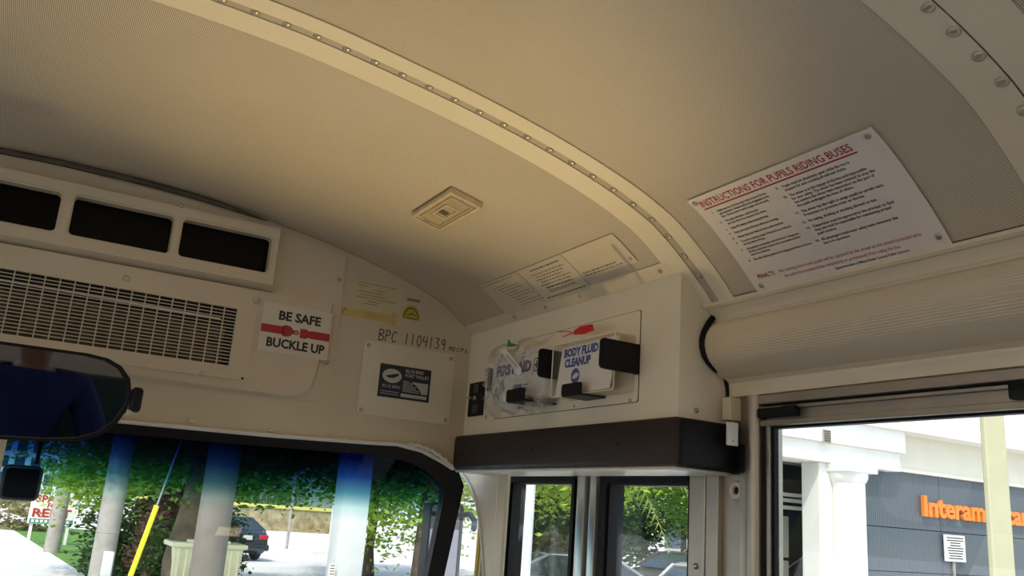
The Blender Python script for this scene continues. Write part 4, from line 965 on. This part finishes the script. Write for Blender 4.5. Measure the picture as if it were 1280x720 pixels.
# cars --------------------------------------------------------------------
M_tire = mat('tyre', (.02, .02, .02), .8); M_rim = mat('alloy', (.45, .45, .46), .3, .8)
M_cglass = mat('car_glass', (.03, .045, .05), .06, spec=.8); M_tail = mat('tail_lamp', (.55, .03, .04), .2)
def car(name, loc, rz, col, label, suv=False, metal=.4):
    """nose along local +y"""
    t = thing(name, loc, label, 'car', 'parked cars'); M = Matrix.Translation(loc) @ Matrix.Rotation(rz, 4, 'Z')
    mt = mat('car_paint', col, .25, metal, coat=.5)
    hz = 1.75 if suv else 1.46
    # side profile (y, z) and half width
    low = [(-2.25, .45), (-2.30, .62), (-2.27, .88), (-2.10, 1.00), (-1.55, 1.03), (.75, 1.00), (1.6, .92), (2.15, .80), (2.30, .62), (2.28, .38), (1.9, .25), (-1.9, .25)]
    if suv: low = [(y, z*1.12) for y, z in low]
    def half(y, z): return .90-.05*max(0, (z-.6)/.4)-.10*max(0, (abs(y)-1.7)/.6)**2
    m = MB(); k = len(low); v = []
    rows = [(-1, .0), (-1, .0)]
    for sx, e in ((-1, .0), (-.93, .03), (.93, .03), (1, .0)):
        for y, z in low:
            s_ = 1 if abs(sx) == .93 else .965
            v.append(M @ Vector((sx*half(y, z), y*(1 if abs(sx) < 1 else .985), .64+(z-.64)*(1.0 if abs(sx) < 1 else .93))))
    f = [list(range(k)), list(range(3*k, 4*k))]+[[r*k+i, r*k+(i+1) % k, (r+1)*k+(i+1) % k, (r+1)*k+i] for r in range(3) for i in range(k)]
    m.add(v, f); m.obj('body', mt, t, 35)
    zb = 1.02*(1.12 if suv else 1)
    cab = [(-1.95 if not suv else -2.15, zb), (-1.25 if not suv else -1.95, hz-.03), (-.5, hz), (.25, hz-.03), (1.15, zb-.02)]
    m = MB(); k = len(cab); v = []
    for sx in (-1, 1):
        for y, z in cab: v.append(M @ Vector((sx*(.82-.24*(z-zb)/(hz-zb)), y, z)))
    m.add(v, [list(range(k)), list(range(k, 2*k))]+[[i, (i+1) % k, k+(i+1) % k, k+i] for i in range(k)]); m.obj('windows', M_cglass, t, 25)
    m = MB(); v = []
    for sx in (-1, 1):
        for y, z in cab[1:4]: v.append(M @ Vector((sx*.595, y, z+.012)))
        for y, z in cab[1:4]: v.append(M @ Vector((sx*.595, y, z-.03)))
    m.add(v, [[0, 1, 7, 6], [1, 2, 8, 7], [3, 4, 10, 9], [4, 5, 11, 10], [0, 3, 9, 6], [2, 5, 11, 8], [0, 1, 4, 3], [1, 2, 5, 4], [6, 7, 10, 9], [7, 8, 11, 10]]); m.obj('roof', mt, t, 30)
    for sx in (-1, 1):
        for i, j in ((0, 1), (3, 4)):
            p0, p1 = cab[i], cab[j]
            w0 = .82-.24*(p0[1]-zb)/(hz-zb); w1 = .82-.24*(p1[1]-zb)/(hz-zb)
            MB().tube([M @ Vector((sx*w0, p0[0], p0[1])), M @ Vector((sx*w1, p1[0], p1[1]))], .035, 6).obj('pillar', mt, t, 60)
        for y in (-1.4, 1.4):
            wm = M @ Matrix.Translation((sx*.80, y, .32)) @ Matrix.Rotation(PI/2, 4, 'Y')
            w = MB().lathe([(.20, -.10), (.30, -.10), (.32, -.06), (.32, .06), (.30, .10), (.20, .10)], wm, 20).obj('wheel', M_tire, t, 50)
            MB().lathe([(.20, -.085), (.20, .085), (.05, .09)], wm, 16).obj('hub', M_rim, w, 50)
        MB().box((sx*.62-.18, -2.30, .74), (sx*.62+.18, -2.18, .90), .03, 2, M).obj('tail_lamp', M_tail, t, 40)
        MB().box((sx*.62-.17, 2.12, .62), (sx*.62+.17, 2.29, .74), .03, 2, M).obj('head_lamp', M_rim, t, 40)
    MB().box((-.84, -2.36, .36), (.84, -2.20, .58), .05, 2, M).obj('bumper', mt, t, 40)
    MB().box((-.17, -2.335, .72), (.17, -2.29, .87), .008, 1, M).obj('licence_plate', M_white, t, 40)
    return t
cc = P(281, 699, 2, G)
car('sedan', (cc.x, cc.y+1.5, G), .22, (.035, .05, .055), 'dark grey sedan parked beyond the thick pole')
# far street furniture -----------------------------------------------
yw = thing('barrier_wall', (14, 62, G), 'low wall with yellow coping far behind the sedan', 'wall')
MB().box((8, 62, G), (30, 62.3, .55)).obj('wall', mat('mottled_wall', (.16, .13, .06), .9, col2=(.42, .36, .20), scale=2.2), yw); MB().box((8, 61.9, .55), (30, 62.4, .78), .05).obj('coping', mat('yellow_coping', (.72, .56, .14), .7), yw)
c = P(358, 686, 2, G); t = thing('sign_post', (c.x, c.y, G), 'thin grey post on the kerb island', 'post'); MB().tube([(c.x, c.y, G), (c.x, c.y, 2.3)], .07, 8).obj('shaft', M_pole, t, 60); MB().box((c.x-.25, c.y-.1, 2.1), (c.x+.25, c.y-.05, 2.7), .02).obj('sign_back', M_pole, t)
for i, (x, y, s) in enumerate(((9, 67, 1.25), (17.5, 69, 1.4), (26.5, 68, 1.4), (36.5, 67, 1.5))):
    tree(x, y, (CR_B, CR_A)[i % 2], 3.0, 1, s, i*1.1, ('yellow green tree far behind the yellow wall, first from the left', 'dark green tree far behind the yellow wall, second from the left', 'pale green tree far behind the yellow wall, third from the left', 'green tree far behind the wall, rightmost of the distant trees')[i], 'distant trees')
ob = thing('office_block', (4, 95, G), 'distant white block with rows of small dark windows at far left', 'building')
MB().box((-6, 95, G), (6.5, 105, 11)).obj('walls', M_conc, ob)
mw_ = mesh('window', MB().box((-.42, -.06, -.5), (.42, .06, .5)), mat('blue_dark_glass', (.04, .06, .10), .1))
for r in range(7):
    for k in range(9): inst('window', mw_, Matrix.Translation((-5.2+1.35*k, 95, -.2+1.5*r)), ob)
# things seen through the entrance door -----------------------------------------
upole(657, 660, 13, .13, .12, 8, M_conc, 'slim white pole seen through the front door leaf')
GD = 'trees outside the door'
tree(9.3, 14.2, CR_B, 3.1, None, .75, 1.9, 'bright yellow green bough at the top of the front door leaf', GD, 'tree_bough')
tree(14.5, 22, CR_C, 1.6, 2, 1.6, .4, 'dark leafed tree behind the front door leaf', GD)
tree(12.4, 19, CR_D, .1, None, 1.5, .9, 'brown twiggy shrub low in the front door leaf', GD, 'shrub', 'shrub')
tree(23.9, 26.5, CR_A, 4.0, 0, 1.0, .2, 'tall green tree right of the palm', GD)
tree(26, 30, CR_B, 3.0, 1, 1.0, 3.2, 'yellow green tree behind the tan van', GD)
tree(22.5, 31, CR_C, 1.4, 1, 1.9, 1.2, 'dark green tree behind the brown sedan', GD)
wbd = thing('white_house', (20, 40, G), 'white building with dark windows behind trees, seen through front door leaf', 'building')
MB().box((17, 40, G), (40, 50, 7)).obj('walls', M_conc, wbd)
for k in range(6):
    for r in range(2): inst('window', mw_, Matrix.Translation((19+3*k, 40, 1.0+2.8*r)) @ Matrix.Scale(1.8, 4), wbd)
pt = thing('palm_tree', (12.1, 16.8, G), 'palm tree with long arching fronds in the rear door leaf', 'palm')
MB().tube([(12.1, 16.8, G), (12.15, 16.8, 1.2), (12.1, 16.9, 2.75)], [.2, .15, .13], 10).obj('trunk', M_bark, pt, 60)
M_palm = leaf_mat('palm_leaves', (.20, .32, .05), (.48, .55, .14))
for k in range(13):
    a = 2*PI*k/13+.2; m = MB(); L = 2.3+.5*math.sin(k*2.3); el = .55+.5*math.sin(k*1.7); pv = None; pts = []
    for i in range(11):
        s = i/10; pts.append(Vector((12.1+math.cos(a)*L*s, 16.9+math.sin(a)*L*s, 2.75+el*L*s*.8-2.1*s*s)))
    m.tube(pts, [.03*(1-.08*i) for i in range(11)], 5)
    for i in range(1, 11):
        for h in (0, .5):
            p = pts[i-1].lerp(pts[i], h) if h else pts[i]; d = (pts[i]-pts[i-1]).normalized(); sd = d.cross(Vector((0, 0, 1))).normalized(); ll = .55*math.sin(PI*min(.95, .15+.8*i/10))
            for sg in (-1, 1):
                tip = p+sd*sg*ll+d*ll*.5-Vector((0, 0, ll*.45)); m.add([p-d*.03, p+d*.03, tip], [[0, 1, 2]])
    m.obj('frond', M_palm, pt, fix=False)
car('sedan', (18.5, 21.5, G), 1.9, (.16, .09, .05), 'brown sedan parked outside, seen through the rear door leaf')
car('van', (24.5, 26.5, G), 1.7, (.55, .48, .25), 'tan van parked farther back in the rear door leaf', True, .1)
car('hatchback', (13.2, 14.6, G), 2.2, (.75, .75, .74), 'white car roof low in the rear door leaf', False, .1)
car('compact_car', (11.0, 17.0, G), 1.2, (.62, .64, .66), 'silver car low in the front door leaf', False, .3)
# ------------------------------------------------------------------ bank building beyond passenger window
M_stucco = mat('white_stucco', (.80, .78, .74), .85, var=.03, scale=2, bump=.15, bscale=20)
M_cstuc = mat('cream_stucco', (.70, .66, .55), .85, var=.03, scale=2)
def stripe_mat():
    m = mat('ribbed_slate', (.085, .10, .12), .28); nt = m.node_tree; b = nt.nodes['Principled BSDF']
    tc = nt.nodes.new('ShaderNodeTexCoord'); w = nt.nodes.new('ShaderNodeTexWave'); w.inputs['Scale'].default_value = 4.2; w.bands_direction = 'X'
    r = nt.nodes.new('ShaderNodeValToRGB'); r.color_ramp.elements[0].color = (.055, .065, .08, 1); r.color_ramp.elements[1].color = (.12, .14, .165, 1)
    nt.links.new(tc.outputs['Object'], w.inputs['Vector']); nt.links.new(w.outputs[0], r.inputs[0]); nt.links.new(r.outputs[0], b.inputs['Base Color']); return m
M_slate = stripe_mat()
bk = thing('bank_building', (22, 15, G), 'white bank front with dark ribbed facade and orange letters', 'building')
for i in range(5):
    for j, (za, zb_) in enumerate(((G, .55), (.57, 1.62), (1.64, 3.06))):
        MB().box((18.6+3.2*i, 15, za), (21.78+3.2*i, 15.2, zb_)).obj('facade_panel', M_slate, bk)
MB().box((18.5, 15.05, G), (36, 15.3, 3.1)).obj('facade_backing', M_dark, bk)
MB().box((19.75, 14.85, 3.05), (40, 15.3, 4.02)).obj('soffit_band', M_cstuc, bk)
MB().box((14.9, 14.3, 4.0), (40, 15.6, 7.5), .02).obj('parapet', M_stucco, bk)
MB().box((14.95, 14.45, 3.46), (19.75, 15.6, 4.0), .01).obj('fascia', M_stucco, bk)
MB().box((15.0, 14.6, 3.0), (19.72, 15.6, 3.46), .01).obj('fascia_lower', M_stucco, bk)
q = P(1033, 545.5, 1, 14.44); v_ = MB().box((q.x-.13, 14.41, q.z-.16), (q.x+.13, 14.46, q.z+.16), .01).obj('wall_vent', M_pole, bk)
for i in range(5): MB().box((q.x-.11, 14.40, q.z-.12+.055*i), (q.x+.11, 14.415, q.z-.09+.055*i)).obj('louvre', M_inkb, v_)
a, b_ = P(1018, 600, 1, 14.9), P(1046, 600, 1, 14.9)
MB().box((a.x, 14.75, G), (b_.x, 15.3, 3.0), .02).obj('square_pillar', M_stucco, bk)
a, b_ = P(1048, 640, 1, 14.5), P(1075, 640, 1, 14.5); cx = (a.x+b_.x)/2; r = (b_.x-a.x)/2
MB().lathe([(r*1.15, G), (r*1.15, G+.2), (r, G+.25), (r*.98, 2.55), (r*1.05, 2.58), (r*1.18, 2.68), (r*1.18, 2.82)], Matrix.Translation((cx, 14.5, 0)), 28).obj('round_column', M_stucco, bk, 40)
MB().box((cx-r*1.25, 14.5-r*1.25, 2.80), (cx+r*1.25, 14.5+r*1.25, 3.0), .01).obj('capital', M_stucco, bk)
a = P(962, 650, 1, 14.5); MB().box((a.x-.12, 14.4, G), (a.x+.10, 14.7, 3.0)).obj('square_pillar', M_stucco, bk)
# dark carport recess with white louvre bars and a parked pickup
MB().box((17.0, 19, G), (27, 19.2, 4)).obj('recess_wall', mat('recess_grey', (.05, .052, .055), .6, var=.3, scale=2), bk)
MB().box((15.2, 15.6, 3.3), (27, 19.2, 3.45)).obj('recess_ceiling', M_cstuc, bk)
for i, pz in enumerate((619, 626, 635)):
    z = P(990, pz, 1, 17).z; MB().box((17.4, 16.9, z-.05), (19.3, 17.0, z+.045), .01).obj('louvre_bar', M_stucco, bk)
a, b_ = P(967, 644, 1, 17.5), P(986, 697, 1, 17.5); MB().box((a.x, 17.5, b_.z), (b_.x, 17.6, a.z)).obj('beige_panel', M_cstuc, bk)
a, b_ = P(967, 700, 1, 17.5), P(986, 730, 1, 17.5); MB().box((a.x, 17.5, b_.z), (b_.x, 17.6, a.z)).obj('beige_panel', M_cstuc, bk)
car('pickup', (21.3, 18.2, G), PI/2, (.62, .61, .58), 'pale car parked in the dark recess left of the columns', True, .1)
# letters, each one a part
M_or = mat('orange_letter', (.80, .22, .02), .4)
word = 'Interamerican'
full = text_geo(word, 1, .03); lo = min(a for a, b in full[0]); hi = max(a for a, b in full[0]); TW = 4.70/(hi-lo); TH = .72
for i, ch in enumerate(word):
    pre = text_geo(word[:i+1], 1, .03)[0]; one = text_geo(ch, 1, .03); r_ = max(a for a, b in pre)-max(a for a, b in one[0])
    vv = [((a+r_-lo)*TW+20.98, b_*TH+2.0) for a, b_ in one[0]]; fr = fr_front(14.95); n = len(vv)
    m = MB(); m.add([fr(a, b_, .08) for a, b_ in vv]+[fr(a, b_, -.02) for a, b_ in vv], one[1]+[[k+n for k in q][::-1] for q in one[1]])
    ed = {}
    for q in one[1]:
        for x, y in zip(q, q[1:]+q[:1]): ed[(x, y)] = 1
    m.f += [[x, y, y+n, x+n] for x, y in ed if (y, x) not in ed]
    m.obj('letter', M_or, bk)
a, b_ = P(1180, 668, 1, 14.9), P(1207, 703, 1, 14.9)
ns = MB().box((a.x, 14.88, b_.z), (b_.x, 14.93, a.z), .01).obj('notice_board', M_stucco, bk)
pr_ = Print(); r3 = random.Random(2)
for j in range(9):
    z = a.z-.07-.065*j; w = r3.uniform(.5, .85)*(b_.x-a.x); c = (a.x+b_.x)/2; pr_.rect(c-w/2, z-.018, c+w/2, z+.012)
pr_.obj('notice_print', fr_front(14.88), .002, M_ink, ns)
MB().box(((a.x+b_.x)/2-.03, 14.93, G), ((a.x+b_.x)/2+.03, 14.98, b_.z)).obj('notice_post', M_pole, bk)
a, b_ = P(1237, 620, 1, 7), P(1263, 620, 1, 7)
cm = thing('canopy_column', ((a.x+b_.x)/2, 7, G), 'tall pale yellow square column in front of the orange letters', 'column')
MB().box((a.x, 7, G), (b_.x, 7.08, 6), .02).obj('shaft', mat('pale_yellow_stucco', (.50, .47, .30), .85, var=.04, scale=2), cm)
MB().box((a.x-.06, 6.94, G), (b_.x+.06, 7.14, G+.4), .02).obj('plinth', M_cstuc, cm)
# ------------------------------------------------------------------ outside mirrors of the bus
em = thing('side_mirror', (1.33, 2.8, .8), 'tall outside mirror seen through the right end of the windshield', 'mirror')
ya = 2.80; a = P(541, 632, 1, ya); b_ = P(562, 740, 1, ya)
def fr_em(u, v, n): return (u, ya-n+(u-a.x)*.25, v)
q0 = rrect(a.x-.012, b_.z-.05, b_.x+.045, a.z+.012, .02, 4); q1 = rrect(a.x-.004, b_.z-.042, b_.x+.037, a.z+.004, .016, 4)
MB().prism(q0, fr_em, -.05, -.004).obj('housing', M_blackp, em, 40); MB().ring(q0, q1, fr_em, -.004, .004).obj('rim', M_blackp, em); MB().prism(q1, fr_em, -.004, -.001).obj('mirror_glass', M_mirror, em)
MB().tube([(b_.x-.02, ya+.05, a.z-.03), (1.36, 2.62, a.z-.02), (1.30, 2.47, a.z-.04), (1.262, 2.40, a.z-.06)], .009, 8).obj('arm', M_blackp, em, 60)
cmx = thing('crossview_mirror', (.1, 3.0, 1.1), 'small black rectangular outside mirror hanging below the interior mirror', 'mirror')
a, b_ = P(12, 580, 1, 3.0), P(42, 627, 1, 3.0)
m = MB().box((a.x-.015, 2.97, b_.z), (b_.x+.01, 3.03, a.z), .018, 3); m.obj('housing', M_blackp, cmx, 50)
MB().prism(rrect(a.x-.004, b_.z+.010, b_.x, a.z-.010, .010, 4), fr_front(2.97), 0, .002).obj('mirror_glass', M_screen, cmx)
MB().tube([P(46, 580, 1, 3.0), P(50, 556, 1, 3.0), (a.x+.10, 2.9, 1.75), (a.x+.05, 2.35, 1.85)], .006, 8).obj('arm', M_blackp, cmx, 60)
# ================================================================== PERSON SEEN IN THE MIRROR, ON A BENCH SEAT BEHIND THE CAMERA
bs = thing('bench_seat', (.05, -.62, 0), 'dark green vinyl passenger bench reflected in the mirror', 'seat')
M_vinyl = mat('green_vinyl', (.03, .06, .045), .5, bump=.2, bscale=120)
MB().box((-.40, -.80, .32), (.50, -.36, .44), .04, 3).obj('seat_cushion', M_vinyl, bs, 50)
MB().box((-.40, -.92, .40), (.50, -.81, 1.02), .04, 3).obj('backrest', M_vinyl, bs, 50)
for x in (-.34, .44):
    for y in (-.74, -.42): MB().tube([(x, y, 0), (x, y, .34)], .018, 8).obj('leg', M_black, bs, 60)
def skin_obj(name, chains, mt, parent, root=0, sub=2):
    vs, es, rad, idx = [], [], [], {}
    def vid(k, co=None, r=None):
        if k not in idx: idx[k] = len(vs); vs.append(co); rad.append(r)
        return idx[k]
    for ch in chains:
        pv = None
        for k, co, r in ch:
            i = vid(k, co, r)
            if pv is not None: es.append((pv, i))
            pv = i
    me = bpy.data.meshes.new(name); me.from_pydata(vs, es, []); me.update()
    o = bpy.data.objects.new(name, me); COL.objects.link(o)
    md = o.modifiers.new('skin', 'SKIN'); md.use_smooth_shade = True
    sv = me.skin_vertices[0].data if me.skin_vertices else None
    if sv is None:
        o.modifiers.remove(md); bm_ = bmesh.new(); bm_.from_mesh(me); bm_.verts.layers.skin.verify(); bm_.to_mesh(me); bm_.free(); md = o.modifiers.new('skin', 'SKIN'); md.use_smooth_shade = True; sv = me.skin_vertices[0].data
    for i, r in enumerate(rad): sv[i].radius = r if isinstance(r, tuple) else (r, r); sv[i].use_root = (i == root)
    sb = o.modifiers.new('sub', 'SUBSURF'); sb.levels = sub; sb.render_levels = sub
    me.materials.append(mt); par(o, parent); return o
M_skin = mat('skin', (.34, .18, .11), .5); M_shirt = mat('navy_shirt', (.012, .022, .11), .8, var=.2, scale=12); M_trs = mat('dark_trousers', (.02, .02, .025), .8); M_hair = mat('dark_hair', (.015, .011, .009), .6)
pe = thing('person', (.05, -.56, 0), 'person in a navy blue shirt seated behind the camera, reflected in mirror', 'person')
X, Y = .045, -.60
body = [[('pel', (X, Y, .52), .13), ('bel', (X, Y-.01, .68), .125), ('che', (X, Y-.02, .86), .135), ('ste', (X, Y-.02, .98), .10), ('nk', (X, Y, 1.06), .055), ('nk2', (X, Y+.01, 1.10), .054), ('jaw', (X, Y+.03, 1.15), .068), ('hd', (X, Y+.015, 1.215), .088), ('cr', (X, Y, 1.275), .075)],
        [('jaw', None, None), ('chin', (X, Y+.075, 1.125), .026)], [('hd', None, None), ('nose', (X, Y+.105, 1.19), .016), ('nt', (X, Y+.118, 1.178), .011)]]
for s, n in ((-1, 'l'), (1, 'r')):
    body.append([('ste', None, None), (n+'sh', (X+s*.185, Y-.02, .99), .062), (n+'ua', (X+s*.25, Y+.02, .87), .052), (n+'el', (X+s*.29, Y+.07, .74), .043), (n+'fa', (X+s*.25, Y+.20, .70), .038), (n+'wr', (X+s*.18, Y+.33, .625), .027), (n+'pm', (X+s*.16, Y+.39, .615), .032)])
    body.append([('pel', None, None), (n+'hip', (X+s*.10, Y+.06, .53), .095), (n+'kn', (X+s*.14, Y+.46, .52), .065), (n+'an', (X+s*.14, Y+.42, .09), .042), (n+'ft', (X+s*.14, Y+.52, .045), .04), (n+'toe', (X+s*.15, Y+.62, .035), .032)])
    for k, (dx, dz, L) in enumerate(((0, -.033, .028), (0, -.011, .032), (0, .011, .030), (0, .032, .024))):
        b0 = Vector((X+s*(.16+dz), Y+.43, .618)); m1 = b0+Vector((s*dz*.25, L*1.1, .004)); m2 = m1+Vector((0, L*.7, -.006)); m3 = m2+Vector((0, L*.5, -.014))
        body.append([(n+'pm', None, None), (f'{n}{k}a', tuple(b0), .010), (f'{n}{k}b', tuple(m1), .0092), (f'{n}{k}c', tuple(m2), .0085), (f'{n}{k}d', tuple(m3), .0075)])
    body.append([(n+'pm', None, None), (n+'ta', (X+s*.128, Y+.375, .610), .012), (n+'tb', (X+s*.108, Y+.405, .606), .010), (n+'tc', (X+s*.100, Y+.432, .600), .0085)])
skin_obj('body', body, M_skin, pe)
e = .016
sh = [[('pel', (X, Y, .52), .165), ('bel', (X, Y-.01, .68), .125+e), ('che', (X, Y-.02, .86), .135+e), ('ste', (X, Y-.02, .985), .10+e), ('col', (X, Y-.003, 1.045), .066)]]
for s, n in ((-1, 'l'), (1, 'r')):
    sh.append([('ste', None, None), (n+'sh', (X+s*.185, Y-.02, .99), .062+e), (n+'ua', (X+s*.25, Y+.02, .87), .052+e), (n+'el', (X+s*.29, Y+.07, .74), .043+e), (n+'cf', (X+s*.272, Y+.125, .72), .042+e)])
skin_obj('shirt', sh, M_shirt, pe)
tr_ = [[('pel', (X, Y, .51), .168), ('w', (X, Y, .60), .16)]]
for s, n in ((-1, 'l'), (1, 'r')): tr_.append([('pel', None, None), (n+'hip', (X+s*.10, Y+.06, .53), .122), (n+'kn', (X+s*.14, Y+.46, .52), .078), (n+'an', (X+s*.14, Y+.42, .12), .06)])
skin_obj('trousers', tr_, M_trs, pe)
for s in (-1, 1):
    skin_obj('shoe', [[('a', (X+s*.14, Y+.40, .05), .048), ('b', (X+s*.14, Y+.52, .05), .050), ('c', (X+s*.15, Y+.63, .042), .040)]], M_black, pe)
    MB().lathe([(.002, -.012), (.009, -.008), (.012, 0), (.009, .008), (.002, .012)], Matrix.Translation((X+s*.034, Y+.088, 1.218)), 12).obj('eye', M_white, pe, 70)
    MB().lathe([(.002, -.03), (.014, -.02), (.018, 0), (.016, .02), (.002, .03)], Matrix.Translation((X+s*.088, Y+.01, 1.205)) @ Matrix.Diagonal((.5, 1, 1, 1)), 12).obj('ear', M_skin, pe, 70)
MB().box((X-.024, Y+.088, 1.143), (X+.024, Y+.100, 1.152), .004).obj('mouth', mat('lips', (.30, .11, .09), .5), pe, 60)
hb_ = bmesh.new(); bmesh.ops.create_uvsphere(hb_, u_segments=24, v_segments=16, radius=1)
for v in hb_.verts: v.co = Vector((X+v.co.x*.100, Y+.004+v.co.y*.108, 1.232+v.co.z*.100))
bmesh.ops.delete(hb_, geom=[v for v in hb_.verts if v.co.z < 1.262+(v.co.y-Y)*.55-(.05 if v.co.y < Y-.02 else 0)], context='VERTS')
MB().bm(hb_).obj('hair', M_hair, pe, 70)
# ================================================================== ADDED LAMPS, OUT OF VIEW
M_glow = mat('lit_lens', (.9, .85, .7), .4, emit=(1, .80, .52), es=6)  # glowing lens shared by the added lamps
for i, yy in enumerate((-.62, -2.0, -3.4)):  # unseen lamps added to lift the light in the cabin
    dl = thing('fill_lamp', (X0, yy, 1.93), ('added round fill lamp on the roof just behind the camera', 'added round fill lamp in the middle of the aisle roof', 'added round fill lamp at the back of the bus')[i], 'lamp', 'added fill lamps on the roof')
    MB().lathe([(.085, 1.941), (.085, 1.925), (.075, 1.922), (.075, 1.935)], Matrix.Translation((X0, yy, 0)), 24).obj('bezel', M_alub, dl, 40)
    MB().lathe([(.074, 1.936), (.070, 1.915), (.045, 1.903), (.005, 1.900)], Matrix.Translation((X0, yy, 0)), 24).obj('lens', M_glow, dl, 60)
    ld = bpy.data.lights.new('fill_light', 'POINT'); ld.energy = FILL_W; ld.color = (1, .86, .66); ld.shadow_soft_size = .06
    lo_ = bpy.data.objects.new('fill_light', ld); COL.objects.link(lo_); par(lo_, dl); lo_.location = (X0, yy, 1.83)
swl = thing('roof_glow_lamp', (.90, 1.40, -.28), 'added lamp low beside the entrance steps, warming the roof', 'lamp')  # unseen lamp added to throw the warm glow on the front roof
MB().box((.84, 1.362, -.29), (.96, 1.40, -.21), .01).obj('housing', M_alub, swl, 40)
MB().box((.85, 1.40, -.28), (.95, 1.405, -.22), .002).obj('lens', M_glow, swl)
ld = bpy.data.lights.new('roof_glow_light', 'SPOT'); ld.energy = GLOW_W; ld.color = (1, .74, .36); ld.spot_size = math.radians(42); ld.spot_blend = 1.0; ld.shadow_soft_size = .05
lo_ = bpy.data.objects.new('roof_glow_light', ld); COL.objects.link(lo_); par(lo_, swl); lo_.location = (.88, 1.45, -.18)
lo_.rotation_euler = (Vector((.88, 1.45, -.18))-Vector((.50, 1.36, 1.9))).to_track_quat('Z', 'Y').to_euler()
